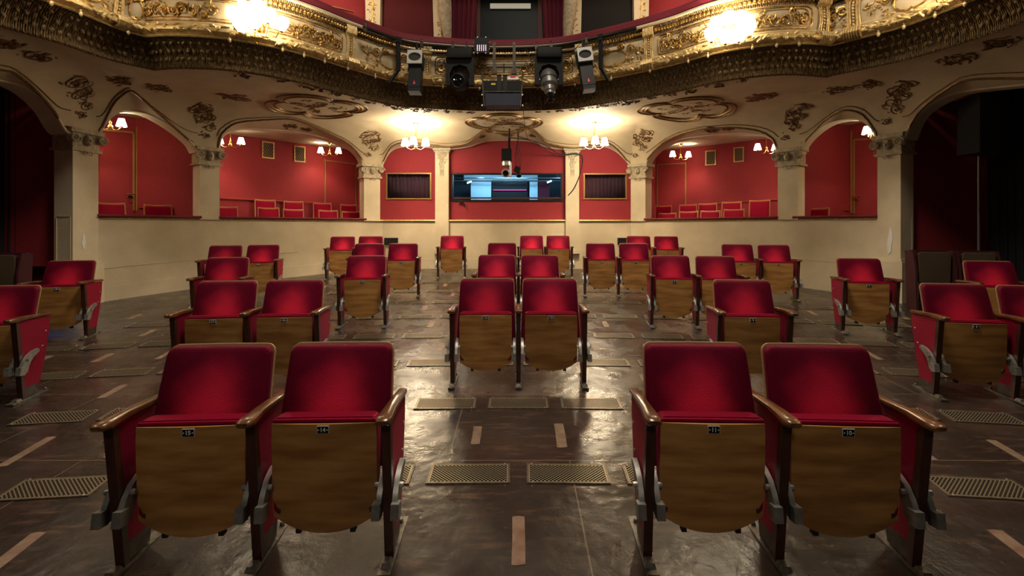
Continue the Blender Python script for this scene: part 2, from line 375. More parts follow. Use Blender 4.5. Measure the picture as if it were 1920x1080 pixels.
# ---------------------------------------------------------------- measured geometry
SL = (HY-383)/F                                   # rake of the floor
def fz(y): return SL*y
def P(px, py, d): return Vector(((px-CX)*d/F, d, CH-(py-HY)*d/F))
def Z(py, d): return CH-(py-HY)*d/F
def cubic(nodes, x):
    n = len(nodes)
    if x <= nodes[0][0]:
        i = 0
    elif x >= nodes[-1][0]: i = n-2
    else:
        i = max(k for k in range(n-1) if nodes[k][0] <= x)
    x0, y0 = nodes[i]; x1, y1 = nodes[i+1]; h = x1-x0; t = (x-x0)/h
    sl = lambda a, b: (nodes[b][1]-nodes[a][1])/(nodes[b][0]-nodes[a][0])
    m0 = sl(max(i-1, 0), i+1); m1 = sl(i, min(i+2, n-1))
    if t < 0 or t > 1: return y0+(y1-y0)*t
    return (2*t**3-3*t*t+1)*y0+(t**3-2*t*t+t)*h*m0+(-2*t**3+3*t*t)*y1+(t**3-t*t)*h*m1
def lin(nodes, x):
    if x <= nodes[0][0]: return nodes[0][1]
    for (a, b), (c, d) in zip(nodes, nodes[1:]):
        if x <= c: return b+(d-b)*(x-a)/(c-a)
    return nodes[-1][1]
WL = [(-260, 1/4.9), (-150, 1/5.45), (0, 1/6.2), (131, 1/7.1), (180, 1/7.48), (353, 1/8.66), (530, 1/9.98), (640, 1/10.85), (717, 1/11.43)]
WR = [(1183, 1/11.43), (1290, 1/10.5), (1400, 1/9.62), (1497, 1/8.90), (1560, 1/8.45), (1648, 1/7.82), (1692, 1/7.5), (1920, 1/6.15), (2060, 1/5.4), (2180, 1/4.9)]
def dwall(px):
    if px <= 717: return 1/cubic(WL, px)
    if px >= 1183: return 1/cubic(WR, px)
    return 11.43
def W2(px):
    d = dwall(px); return Vector(((px-CX)*d/F, d))
def WN(px):                                       # unit normal away from the auditorium
    e = 8
    a, b = (px-e, px+e)
    if 717 < px < 1183: a, b = 900, 1000
    elif px <= 717 and b > 717: a, b = 700, 717
    elif px >= 1183 and a < 1183: a, b = 1183, 1200
    t = W2(b)-W2(a); t.normalize(); return Vector((-t.y, t.x))
def WO(px, off, z):
    p = W2(px)+WN(px)*off; return Vector((p.x, p.y, z))
LEDGE = 1.675; CAPB = 2.67; CAPT = 2.98; ZS = 3.72
# balcony bottom edge, traced
E1 = [(-260, -60), (-150, -8), (0, 48), (100, 77), (200, 110), (290, 131)]
E2 = [(290, 131), (340, 128), (420, 131), (500, 142), (570, 157), (640, 175), (740, 197), (850, 205), (950, 207), (1060, 203), (1140, 193), (1210, 182), (1280, 169), (1345, 154), (1413, 144), (1480, 140), (1547, 144)]
E3 = [(1547, 144), (1613, 130), (1700, 111), (1780, 88), (1920, 40), (2060, -25), (2180, -90)]
def E(px):
    y = cubic(E1, px) if px <= 290 else (cubic(E2, px) if px <= 1547 else cubic(E3, px))
    d = (ZS-CH)*F/(HY-y); return Vector(((px-CX)*d/F, d))
W2E = [(-260, -260), (0, -30), (155, 100), (270, 200), (391, 290), (540, 500), (695, 655), (828, 800), (950, 952), (1073, 1105), (1200, 1255), (1340, 1400), (1480, 1547), (1580, 1640), (1670, 1730), (1920, 1950), (2180, 2180)]
BAYS = [
 [(-260, 125), (-120, 122), (0, 152), (33, 160), (67, 180), (97, 210), (113, 238), (131, 262)],
 [(180, 268), (185, 250), (195, 232), (212, 215), (233, 209), (270, 212), (300, 225), (330, 245), (350, 262), (362, 276), (372, 300)],
 [(408, 285), (412, 263), (424, 251), (447, 243), (491, 243), (547, 247), (588, 254), (630, 266), (658, 278), (674, 294), (681, 310)],
 [(711, 319), (718, 307), (727, 290), (738, 280), (759, 275), (776, 274), (813, 278), (843, 280), (878, 276), (895, 270), (913, 265), (950, 263), (995, 265), (1010, 270), (1021, 275), (1059, 281), (1086, 281), (1117, 275), (1140, 277), (1155, 284), (1170, 297), (1180, 310), (1185, 320)],
 [(1212, 310), (1216, 299), (1230, 283), (1252, 269), (1291, 259), (1335, 254), (1374, 251), (1416, 252), (1441, 258), (1454, 269), (1460, 290)],
 [(1498, 295), (1506, 274), (1520, 256), (1541, 238), (1562, 228), (1587, 224), (1614, 226), (1630, 235), (1642, 250), (1648, 272)],
 [(1692, 275), (1703, 253), (1709, 235), (1724, 213), (1760, 189), (1800, 174), (1920, 160), (2050, 150), (2180, 150)]]
SLP = [.2, .28, .16, .13, .16, .28, .2]
def bay_of(px):
    for b in BAYS:
        if b[0][0] <= px <= b[-1][0]: return b
def arch_z(px):
    b = bay_of(px)
    if not b: return None
    return Z(cubic(b, px), dwall(px))
def cove(s): 
    R = 1.4
    return CAPT+(ZS-CAPT)*math.sqrt(max(0, 1-(1-min(1, s/R))**2))
def soffit(px, s):
    z = cove(s); a = arch_z(px)
    if a is not None: z = max(z, a+SLP[BAYS.index(bay_of(px))]*s)
    return min(ZS, z)

# ================================================================ FLOOR
mb = MB(); rows = []
for i in range(15):
    y = -1.5+i*1.05; rows.append([(x, y, fz(y)) for x in (-9.5, -5, 0, 5, 9.5)])
mb.grid(rows); flo = struct('floor', mb, floorm)

# ================================================================ SEATING
PITCH = .553; CURV = .0225
ROWD = [2.08, 4.08, 6.08, 8.06, 10.02]
def postpos(d0, k):                     # position of seat post k on an arc row
    R = 1/(2*CURV); a = (k*PITCH)/R; return R*math.sin(a), d0-R*(1-math.cos(a)), -a
def standard(root, x, inner, outer):
    """arm standard at local x: armrest, side panel, post, foot rail, hinge brackets; inner/outer = sides with brackets"""
    sp = MB(); T = .014
    fn = lambda p, a: Vector((x+a, p[0], p[1]))
    sp.prism([(-.055, .625), (.27, .615), (.262, .50), (.215, .28), (.165, .10), (.015, .10)], fn, -T, T)
    sp.build('side_panel', velvet, root)
    po = MB(); po.prism([(-.075, .63), (-.040, .63), (.026, .0), (-.006, .0)], fn, -.019, .019)
    po.build('post', darkwood, root)
    lg = MB(); lg.prism([(.024, .10), (.165, .10), (.15, .02), (.028, .02)], fn, -.012, .012); lg.build('leg_plate', darksteel, root)
    ft = MB(); ft.box((x, .10, .008), (.052, .42, .012)); ft.box((x, -.045, .022), (.044, .06, .018), taper=.7)
    for yy in (-.055, .24): ft.lathe([(.011, 0), (.011, .012), (.006, .018), (0, .018)], (x, yy, .014), 8)
    ft.build('foot_rail', footsteel, root)
    ar = MB(); secs = [(-.135, .020, .632, .648), (-.125, .030, .624, .655), (-.09, .033, .621, .657), (-.05, .030, .623, .657), (.02, .025, .626, .658), (.15, .024, .624, .652), (.28, .022, .618, .644), (.285, .016, .622, .640)]
    rings = []
    for y, hw, z0, z1 in secs:
        c = (z0+z1)/2; hh = (z1-z0)/2
        rings.append([(x+hw*math.copysign(abs(math.cos(a))**.5, math.cos(a)), y, c+hh*math.copysign(abs(math.sin(a))**.6, math.sin(a))) for a in [2*PI*k/12+.01 for k in range(12)]])
    n = 12; vs = [p for r in rings for p in r]; fs = [(i*n+k, i*n+(k+1) % n, (i+1)*n+(k+1) % n, (i+1)*n+k) for i in range(len(rings)-1) for k in range(n)]
    fs += [tuple(range(n))[::-1], tuple(range((len(rings)-1)*n, len(rings)*n))]; ar.add(vs, fs); ar.build('armrest', armwood, root)
    for sgn, on in ((-1, inner), (1, outer)):
        if not on: continue
        br = MB(); X = x+sgn*.033
        f2 = lambda p, a: Vector((X+a, p[0], p[1]))
        br.prism([(-.055, .215), (-.055, .275), (-.035, .31), (.0, .35), (.05, .375), (.11, .385), (.12, .36), (.07, .335), (.03, .30), (.012, .26), (.0, .222)], f2, -.011, .011)
        br.box((X+sgn*.006, -.06, .247), (.034, .05, .062), Matrix.Rotation(-.15, 3, 'X'))
        br.lathe([(.011, -.014), (.013, 0), (.011, .014)], (X+sgn*.014, -.005, .325), 8, axis=(1, 0, 0), caps=True)
        br.build('hinge_bracket', steel, root)
    for yy, zz in ((.225, .50), (.19, .385)):
        bt = MB(); bt.lathe([(0, -.0195), (.006, -.0185), (.008, -.0145), (.003, -.0145), (.003, .0145), (.008, .0145), (.006, .0185), (0, .0195)], (x, yy, zz), 8, axis=(-1, 0, 0)); bt.build('screw', silver, root)
    return root
NUMCACHE = {}
def plate_mesh(num):
    if num in NUMCACHE: return NUMCACHE[num]
    m = MB(); m.box((0, 0, 0), (.050, .0025, .033), mi=1); m.box((0, -.0012, 0), (.046, .0025, .029), mi=0)
    for sx in (-1, 1): m.lathe([(.0032, 0), (.0026, .0015), (0, .002)], (sx*.018, -.0024, 0), 8, axis=(0, -1, 0), mi=1)
    cu = bpy.data.curves.new('t', 'FONT'); cu.body = str(num); cu.size = .024; cu.align_x = 'CENTER'; cu.align_y = 'CENTER'; cu.extrude = .0006; cu.offset = .0006; cu.resolution_u = 3
    o = bpy.data.objects.new('t', cu); COL.objects.link(o); bpy.context.view_layer.update()
    me = bpy.data.meshes.new_from_object(o)
    vs = [(v.co.x, -.0035-v.co.z, v.co.y) for v in me.vertices]; m.add(vs, [tuple(p.vertices) for p in me.polygons], 1)
    bpy.data.objects.remove(o); NUMCACHE[num] = m
    return m
def make_seat_body(root, num):
    # folded seat
    bd = MB(); prof = []
    N = 14; rows_ = []
    outline = lambda u: .19-.072*(1-abs(u)**2.2)           # curved lower edge
    for j, (yo) in enumerate((0, .011)):
        r = []
        for i in range(N+1):
            u = -1+2*i/N; col = []
            for k in range(7):
                v = k/6; z = outline(u)+(.590-outline(u))*v
                xw = .221 if k < 6 else .219
                col.append((u*xw, -.012*(1-u*u)+yo-.010*(1-v)*0+.018*(1-v)**2, z))
            r.append(col)
        rows_.append(r)
    b0 = len(bd.v); bd.grid(rows_[0]); bd.grid(rows_[1])
    n = 7; M_ = (N+1)*n
    fs = []
    for i in range(N): fs += [(i*n, (i+1)*n, M_+(i+1)*n, M_+i*n), (i*n+6, M_+i*n+6, M_+(i+1)*n+6, (i+1)*n+6)]
    for k in range(6): fs += [(k, k+1, M_+k+1, M_+k), (N*n+k, M_+N*n+k, M_+N*n+k+1, N*n+k+1)]
    bd.f += fs; bd.m += [0]*len(fs)
    board = bd.build('seat_board', plywood, root)
    for sx in (-1, 1): sc = MB(); sc.lathe([(.009, 0), (.007, .004), (0, .005)], (sx*.195, -.003+.014, .215), 8, axis=(0, -1, 0)); sc.build('board_screw', darksteel, board)
    pm = plate_mesh(num).build('number_plate', [blackmetal, whitelabel], board, smooth=False, fix=False); pm.location = (0, -.0145, .568)
    cu = MB(); fr = lambda x, b, h: Vector((x, .012+h, b))
    cu.rounded(fr, .216, .224, .20, .612, .085, .012, rc=.03)
    cu.rounded(lambda x, b, h: Vector((x, .004+b, .594+h-.12*b)), .222, .222, 0, .088, .015, .003, rc=.012)
    cu.build('seat_cushion', velvet, root)
    for sx in (-1, 1): rs = MB(); rs.box((sx*.115, .03, .128), (.022, .03, .03)); rs.build('rubber_stop', blackrub, root)
    fb = lambda x, b, h: Vector((x, .185-h+.30*(b-.6), b))
    bk = MB(); bk.rounded(fb, .254, .236, .36, .868, .030, .034, rc=.035, bow=-.012); bk.build('backrest', glowvelvet, root)
    bb = MB(); bb.rounded(lambda x, b, h: Vector((x, .187+h+.30*(b-.6), b)), .259, .241, .352, .874, .014, .004, rc=.038, bow=.012); bb.build('back_board', edgewood, root)
def make_chair(k, d0, label, left_std=True, right_end=True, left_end=True, group=None, num=None, kf=None):
    """seat between posts k and k+1"""
    x, y, a = postpos(d0, k+.5)
    t = thing('theatre_seat', label, 'chair', (x, y, fz(y)), a, group)
    if num is None: num = 12-int(round(k))
    make_seat_body(t, num)
    if left_std: standard(t, -PITCH/2, True, True)
    standard(t, PITCH/2, True, True)
    return t
POSTS_USED = set()
def seats(row, ks, labels):
    for j, k in enumerate(ks):
        make_chair(k, ROWD[row], labels[j], left_std=(k-1 not in ks)); POSTS_USED.add((row, k)); POSTS_USED.add((row, k+1))
seats(0, [-3, -2], ['red velvet folding theatre seat numbered 15, front row at the far left', 'red velvet folding theatre seat numbered 14, front row beside the centre gap'])
seats(0, [1, 2], ['red velvet folding theatre seat numbered 11, front row just right of the centre gap', 'red velvet folding theatre seat numbered 10, rightmost of the front row'])
seats(1, [-8], ['red velvet seat cut by the left picture edge, in the second row'])
seats(1, [-5, -4], ['left seat of the second-row pair directly behind seat 15', 'right seat of the second-row pair behind seats 15 and 14'])
seats(1, [-1, 0], ['left seat of the second-row pair in the middle of the hall', 'right seat of the second-row pair in the middle of the hall'])
seats(1, [3], ['single red velvet seat in the second row, behind seats 11 and 10'])
seats(1, [6, 7], ['left seat of the second-row pair near the right picture edge', 'second-row seat cut by the right picture edge'])
seats(2, [-10], ['third-row seat standing alone at far left before the dark side arch'])
seats(2, [-7], ['single third-row seat peeking out above the left second-row pair'])
seats(2, [-4], ['single third-row seat left of centre with its whole amber board and feet visible'])
seats(2, [-1, 0], ['left seat of the third-row pair behind the central second-row pair', 'right seat of the third-row pair behind the central second-row pair'])
seats(2, [3, 4], ['left seat of the third-row pair right of centre', 'right seat of the third-row pair right of centre, partly behind a second-row back'])
seats(2, [7], ['single third-row seat in front of the right pillar'])
seats(2, [9.4], ['third-row seat cut by the right picture edge, above the second-row pair'])
seats(3, [-9, -8], ['left seat of the fourth-row pair by the curved left wall', 'right seat of the fourth-row pair by the curved left wall'])
seats(3, [-5, -4], ['left seat of the fourth-row pair left of centre, half hidden by a nearer seat', 'right seat of the fourth-row pair left of centre, with its amber board in view'])
seats(3, [-1], ['single fourth-row seat at the hall centre, below the control room window'])
seats(3, [2, 3], ['left seat of the fourth-row pair right of centre', 'right seat of the fourth-row pair right of centre'])
seats(3, [6, 7], ['left seat of the fourth-row pair by the curved right wall', 'right seat of the fourth-row pair by the curved right wall'])
seats(4, [-7, -6], ['left seat of the back-row pair in front of the left wall grille', 'right seat of the back-row pair touching the left wall grille in view'])
seats(4, [-3], ['single back-row seat in front of the left pilaster'])
seats(4, [0, 1], ['left seat of the back-row pair before the right pilaster', 'right seat of the back-row pair before the right pilaster'])
seats(4, [4, 5], ['left seat of the back-row pair beside the right wall grille', 'right seat of the back-row pair right of the right wall grille'])
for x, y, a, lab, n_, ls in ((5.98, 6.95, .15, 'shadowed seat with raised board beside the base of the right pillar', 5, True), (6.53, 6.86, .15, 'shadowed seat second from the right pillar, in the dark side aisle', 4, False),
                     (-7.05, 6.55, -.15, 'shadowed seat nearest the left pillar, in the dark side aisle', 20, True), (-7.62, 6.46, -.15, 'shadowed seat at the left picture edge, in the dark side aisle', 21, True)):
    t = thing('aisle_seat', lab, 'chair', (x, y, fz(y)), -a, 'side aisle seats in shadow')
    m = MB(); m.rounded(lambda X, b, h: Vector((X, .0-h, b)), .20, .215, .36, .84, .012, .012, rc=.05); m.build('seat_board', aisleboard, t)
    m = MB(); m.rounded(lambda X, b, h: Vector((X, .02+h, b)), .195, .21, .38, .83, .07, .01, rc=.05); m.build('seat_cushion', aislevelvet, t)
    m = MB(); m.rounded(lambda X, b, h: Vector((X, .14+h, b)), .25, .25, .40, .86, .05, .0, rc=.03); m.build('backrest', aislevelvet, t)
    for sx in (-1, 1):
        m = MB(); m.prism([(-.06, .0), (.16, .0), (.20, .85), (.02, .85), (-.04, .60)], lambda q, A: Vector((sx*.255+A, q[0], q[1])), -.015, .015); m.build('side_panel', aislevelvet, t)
# floor patches where seat feet were taken away
pc = 0
def patch(x, y, a, ln, m):
    b = MB(); ca, sa = math.cos(a), math.sin(a); hw = .034+random.uniform(-.006, .004); pts = []
    for u, v in ((-hw, -ln/2), (-hw*.4, -ln/2-.004), (hw, -ln/2+.004), (hw*1.05, 0), (hw, ln/2), (0, ln/2+.006), (-hw, ln/2), (-hw*.94, 0)):
        X = x+u*ca-v*sa; Y = y+u*sa+v*ca; pts.append((X, Y))
    b.prism(pts, lambda p, z: Vector((p[0], p[1], fz(p[1])+z)), -.004, .0022)
    b.build('floor_patch', m, flo)
rnd = random.Random(3)
for row in range(-1, 10):
    half = row % 2
    d0 = 2.08+row*.995
    for k in range(-11, 12):
        kk = k+(.5 if half else 0)
        if not half and (row//2, k) in POSTS_USED: continue
        if row % 2 == 0 and any((row//2, q) in POSTS_USED for q in (k,)): continue
        x, y, a = postpos(d0, kk); y += .12
        if y > 10.6 or y < 1.3: continue
        px = x*F/y+CX
        if px < -30 or px > 1950: continue
        if abs(x) > 5.2 - (y-6)*.5 and y > 7: continue
        if pc > 97 or rnd.random() < (.38 if y > 5.4 else .0): continue
        patch(x, y, a, rnd.uniform(.24, .36), patchred if rnd.random() < .4 else patchm); pc += 1
# floor grilles
gm_f = MB(); 
for (c, s_) in (((0, -.094, .002), (.46, .011, .006)), ((0, .094, .002), (.46, .011, .006)), ((-.224, 0, .002), (.011, .178, .006)), ((.224, 0, .002), (.011, .178, .006))): gm_f.box(c, s_)
gm_p = MB(); gm_p.box((0, 0, .001), (.438, .178, .005))
gm_s = MB()
for sx in (-.2, 0, .2):
    for sy in (-.092, .092): gm_s.lathe([(.007, 0), (.005, .003), (0, .004)], (sx, sy, .006), 8)
proto_g = None
ordn = ['nearest', 'second', 'third', 'fourth', 'fifth', 'sixth', 'seventh', 'eighth']
numw = ['', 'first', 'second', 'third', 'fourth', 'fifth', 'sixth', 'seventh', 'eighth', 'ninth', 'tenth', 'eleventh']
for gi in range(8):
    d0 = 2.735+gi*.965; half = gi % 2 == 0
    for k in range(-9, 10):
        kk = k+.5 if half else k
        x, y, a = postpos(d0, kk); px = x*F/y+CX
        if px < -40 or px > 1960: continue
        if y > 7 and abs(x) > 5.0-(y-6)*.5: continue
        if abs(x) > 6.2: continue
        lr = 'right' if kk > 0 else 'left'; q = int(math.ceil(abs(kk)))
        lab = ('brass floor grille, %s row, %s' % (ordn[gi], 'on the centre line' if kk == 0 else '%s %s of the centre line' % (numw[q], lr)))
        if proto_g is None:
            t = thing('floor_grille', lab, 'floor grille', (x, y, fz(y)+.002), a, 'perforated floor grilles between the rows')
            gm_f.build('frame', grilleframe, t); gm_p.build('perforated_plate', grillem, t); proto_g = t
            for sx in (-.2, .2):
                for sy in (-.092, .092): g1 = MB(); g1.lathe([(.007, 0), (.005, .003), (0, .004)], (sx, sy, .006), 8); g1.build('screw', silver, t)
        else:
            t = copy_tree(proto_g); t['label'] = lab; t.location = (x, y, fz(y)+.002)
        t.rotation_euler = (math.atan(SL), 0, a)

# ================================================================ WALLS
def wall_strip(px0, px1, z0f, z1f, off=0, n=40, mbx=None, thick=None):
    m = mbx or MB(); pts = [px0+(px1-px0)*i/n for i in range(n+1)]
    rows_ = []
    for px in pts:
        a = WO(px, off, 0); b0 = z0f(a.y) if callable(z0f) else z0f; b1 = z1f(px) if callable(z1f) else z1f
        r = [Vector((a.x, a.y, b0)), Vector((a.x, a.y, b1))]
        if thick: q = WO(px, off+thick, b1); r += [q, Vector((q.x, q.y, b0))]
        rows_.append(r)
    m.grid(rows_); return m
zfl = lambda y: fz(y)-.02
wl = struct('wall_left', wall_strip(131, 717, zfl, LEDGE, 0, 60, thick=.22), dado)
wb = struct('wall_back', wall_strip(717, 1183, zfl, LEDGE, 0, 10, thick=.22), dado)
wr = struct('wall_right', wall_strip(1183, 1692, zfl, LEDGE, 0, 60, thick=.22), dado)
# baseboards
for nm, a, b in (('baseboard_left', 185, 717), ('baseboard_back', 717, 1183), ('baseboard_right', 1183, 1650)):
    struct(nm, wall_strip(a, b, lambda y: fz(y)-.01, lambda px: fz(dwall(px))+.23, -.015, 50, thick=.03), dado)
# thin moulding line on the dado
for nm, a, b in (('trim_1', 185, 560), ('trim_2', 1340, 1650)):
    m = MB(); m.tube([WO(a+(b-a)*i/40, -.004, fz(dwall(a+(b-a)*i/40))+.52) for i in range(41)], .006, 6); struct(nm, m, dado)
# ledges
tn = 3
def ledge(px0, px1, m_, off, z0, z1, nm):
    m = MB(); rows_ = []
    for i in range(31):
        px = px0+(px1-px0)*i/30
        rows_.append([WO(px, .20, z0), WO(px, off, z0), WO(px, off-.012, (z0+z1)/2), WO(px, off, z1), WO(px, .20, z1+.004), WO(px, .20, z0)])
    m.grid(rows_); m.f.append((0, 1, 2, 3, 4)); m.m.append(0); k = 30*6; m.f.append((k, k+1, k+2, k+3, k+4)); m.m.append(0)
    return struct(nm, m, m_)
for a, b in ((181, 376), (409, 686), (1209, 1461), (1488, 1648)):
    ledge(a, b, velvet_dark, -.05, LEDGE, LEDGE+.045, 'trim_%d' % tn); tn += 1
    ledge(a-6, b+6, goldcream, -.02, LEDGE-.03, LEDGE, 'trim_%d' % tn); tn += 1
for a, b in ((712, 817), (842, 1060), (1085, 1186)):
    ledge(a, b, goldcream, -.03, LEDGE-.03, LEDGE+.012, 'trim_%d' % tn); tn += 1
# peeled plaster patches at the pillar edges
for px, pts in ((150, [(149, 437), (153, 441), (155, 452), (154, 466), (150, 467), (147, 455), (149, 447)]), (1672, [(1673, 424), (1677, 432), (1678, 448), (1675, 462), (1675, 472), (1669, 478), (1668, 470), (1667, 455), (1670, 440)]), (1085, [(1083, 440), (1085, 452), (1084, 466), (1081, 470), (1082, 455)])):
    m = MB(); A = WO(px, -.052 if px > 1100 or px < 200 else -.058, 0); nrm = WN(px); tg = Vector((nrm.y, -nrm.x))
    poly = []
    for (x_, y_) in pts:
        q = WO(x_, -.047, Z(y_, dwall(x_)-.04)); poly.append(q)
    nn = Vector((nrm.x, nrm.y, 0)); m.prism(poly, lambda p, h: p-nn*h, -.012, .006); o = m.build('plaster_chip', whitechip, wl if px < 200 else (wr if px > 1600 else wb)); o['label'] = 'bare white plaster where the paint has chipped off'
# pillars with capitals
def ornament(m, c, R, size, seed, n=14, depth=.5, mi=0):
    r = random.Random(seed); c = Vector(c)
    for i in range(n):
        a = r.uniform(0, 2*PI); d = size*r.uniform(.0, 1)**.7; s_ = size*r.uniform(.10, .26)
        o = Vector((math.cos(a)*d, 0, math.sin(a)*d)); q = Matrix.Rotation(a+r.uniform(-.6, .6), 3, 'Y')
        m.blob(c+R @ o, (s_*1.5, s_*depth, s_*.55), R @ q, 7, 4, mi)
def scroll(m, c, R, size, turns=1.6, flip=1, r=.02, n=26, mi=0, start=0, tail=None):
    pts = []
    for i in range(n):
        t = i/(n-1); a = start+flip*turns*2*PI*t; rad = size*(1-t)**.8+size*.08
        pts.append(Vector(c)+R @ Vector((rad*math.cos(a), -r*.3, rad*math.sin(a))))
    if tail: pts = [Vector(c)+R @ Vector((x, -r*.3, z)) for x, z in tail]+pts
    m.tube(pts, [r*(1-.6*i/len(pts)) for i in range(len(pts))], 6, mi=mi)
def frame_at(px, out=True):
    n = WN(px); y = Vector((n.x, n.y, 0)); x = Vector((n.y, -n.x, 0)); z = Vector((0, 0, 1))
    return Matrix((x, y, z)).transposed()                # local -Y faces the auditorium
PILL = [(131, 181, 0, 'nearest the left picture edge, beside the dark side arch'), (373, 410, LEDGE-.02, 'between the two left boxes'), (681, 712, LEDGE-.02, 'between the wide left box and the red back wall'), (1184, 1212, LEDGE-.02, 'between the red back wall and the wide right box'), (1460, 1498, LEDGE-.02, 'between the two right boxes'), (1648, 1692, 0, 'nearest the right picture edge, beside the dark side arch')]
for i, (a, b, z0, desc) in enumerate(PILL):
    c = (a+b)/2; base = WO(c, .12, 0); zb = z0 if z0 else fz(base.y)
    t = thing('pillar', 'cream pillar with carved capital, '+desc, 'pillar', (base.x, base.y, zb), 0, 'cream pillars carrying the balcony')
    loc = Vector((base.x, base.y, zb))
    m = MB(); wd = (W2(b)-W2(a)).length
    R = frame_at(c); cen = WO(c, 0, 0)
    def quad(hw, f0, f1): return [(-hw, f0), (hw, f0), (hw, f1), (-hw, f1)]
    hw = wd/2*(1.0)
    if 2 <= i <= 3: hw *= .98
    ff = -.045
    fnp = lambda p, z: cen+R @ Vector((p[0], p[1], 0))+Vector((0, 0, z))-loc
    m.prism(quad(hw, ff, .26), fnp, zb-(.03 if not z0 else 0), CAPB); m.build('shaft', plaster, t)
    cp = MB(); cp.prism(quad(hw+.035, ff-.035, .30), fnp, CAPB-.02, CAPB+.02); cp.prism(quad(hw+.01, ff-.01, .28), fnp, CAPB+.02, CAPT-.05)
    cp.prism(quad(hw+.06, ff-.05, .30), fnp, CAPT-.06, CAPT+.005)
    o0 = cen+R @ Vector((0, ff-.03, 0))-loc
    for sx in (-1, 1):
        cc = o0+R @ Vector((sx*(hw+.015), 0, 0))+Vector((0, 0, CAPT-.14)); 
        cp.lathe([(.0, -.05), (.05, -.05), (.062, -.035), (.045, 0), (.062, .035), (.05, .05), (0, .05)], cc+R @ Vector((0, .02, 0)), 12, axis=R @ Vector((0, 1, 0)))
        scroll(cp, cc+R @ Vector((0, -.04, 0)), R, .07, 1.7, sx, .014, start=0)
        for k in range(3): ornament(cp, cc+R @ Vector((sx*.01, .0, -.10-.03*k)), R, .03, i*20+k+sx*5, 4)
    # mask with a beard of leaves
    fc = o0+Vector((0, 0, CAPT-.16)); cp.blob(fc, (.06, .055, .085), R, 10, 7); cp.blob(fc+R @ Vector((0, -.055, -.005)), (.012, .016, .022), R, 6, 4)
    for sx in (-1, 1): cp.blob(fc+R @ Vector((sx*.024, -.048, .02)), (.010, .008, .006), R, 6, 4); ornament(cp, fc+R @ Vector((sx*.075, .0, .04)), R, .05, i+sx*3+60, 8)
    cp.blob(fc+R @ Vector((0, -.045, -.045)), (.022, .012, .006), R, 6, 4)
    ornament(cp, fc+Vector((0, 0, .10)), R, .07, i+90, 10)
    scroll(cp, fc+R @ Vector((-.035, -.005, -.20)), R, .04, 1.2, 1, .010); scroll(cp, fc+R @ Vector((.035, -.005, -.20)), R, .04, 1.2, -1, .010, start=PI)
    ornament(cp, fc+Vector((0, 0, -.19)), R, .035, i+190, 6)
    cp.build('capital', capstone, t)
    if i in (0, 5):
        pb = MB(); pb.prism(quad(hw+.05, ff-.05, .30), fnp, zb-.03, zb+.62); pb.prism(quad(hw+.025, ff-.025, .29), fnp, zb+.62, zb+.66); pb.build('plinth', plaster, t)
# flat pilasters of the back wall
for a, b, desc in ((817, 842, 'left of the control room window'), (1060, 1085, 'right of the control room window')):
    c = (a+b)/2; d = 11.43; x0, x1 = (a-CX)*d/F, (b-CX)*d/F; cx_ = (x0+x1)/2; zb = fz(d)+.36
    t = thing('pilaster', 'flat cream pilaster with carved bracket, '+desc, 'pilaster', (cx_, d, zb), 0, 'pilasters of the back wall')
    m = MB(); m.box((0, -.042, (3.34-zb)/2), (x1-x0, .08, 3.34-zb)); m.box((0, -.055, .05), (x1-x0+.04, .106, .1)); m.build('shaft', plaster, t)
    cp = MB(); cp.box((0, -.05, 3.34-zb), (x1-x0+.10, .16, .05)); cp.box((0, -.05, 3.29-zb), (x1-x0+.05, .13, .04))
    I = Matrix.Identity(3)
    scroll(cp, (0, -.10, 3.17-zb), I, .085, 1.8, 1, .016); ornament(cp, (0, -.09, 3.05-zb), I, .10, 5, 16); ornament(cp, (0, -.09, 2.9-zb), I, .06, 6, 10); ornament(cp, (0, -.09, 2.76-zb), I, .035, 7, 6)
    for sx in (-1, 1):
        scroll(cp, (sx*.08, -.09, 3.22-zb), I, .045, 1.4, sx, .012); ornament(cp, (sx*.11, -.09, 3.1-zb), I, .05, 9+sx, 8)
    cp.box((0, -.085, 3.02-zb), (.10, .02, .62)); cp.build('carved_bracket', capstone, t)
# arch soffits (intrados) and inner faces
for bi, b in enumerate(BAYS):
    px0, px1 = b[0][0], b[-1][0]; n = 70 if bi != 3 else 140; dep = .26 if bi != 3 else .09
    m = MB(); rows_ = []; rim = []
    for i in range(n+1):
        px = px0+(px1-px0)*i/n; z = arch_z(px); zz = max(z, CAPB+.2)
        rows_.append([WO(px, -.03, zz+.06), WO(px, -.035, zz), WO(px, dep, zz), WO(px, dep, max(3.56, zz+.02))])
        rim.append(WO(px, -.035, zz+.012))
    m.grid(rows_); m.tube(rim, .022, 6); struct('trim_%d' % tn, m, plaster); tn += 1
# red panels of the back wall with window holes
d = 11.43+.07
def wall_with_hole(px0, px1, hole, nm, material):
    hx0, hx1, hy0, hy1 = hole; z0, z1 = Z(hy1, d), Z(hy0, d)
    m = MB(); X = lambda p: (p-CX)*d/F
    top = lambda px: Z(lin(BAYS[3], px), 11.43)+.05
    def stripg(pa, pb, zlo, zhi, n=12):
        m.grid([[(X(pa+(pb-pa)*i/n), d, zlo), (X(pa+(pb-pa)*i/n), d, zhi(pa+(pb-pa)*i/n) if callable(zhi) else zhi)] for i in range(n+1)])
    stripg(px0, hx0, LEDGE, top); stripg(hx1, px1, LEDGE, top); stripg(hx0, hx1, LEDGE, z0); stripg(hx0, hx1, z1, top, 30)
    return struct(nm, m, material)
wall_with_hole(708, 820, (726, 807, 326, 372), 'wall_back', redwall)
wall_with_hole(838, 1064, (849, 1052, 327, 375), 'wall_back', redwall)
wall_with_hole(1082, 1190, (1096, 1173, 327, 372), 'wall_back', redwall)
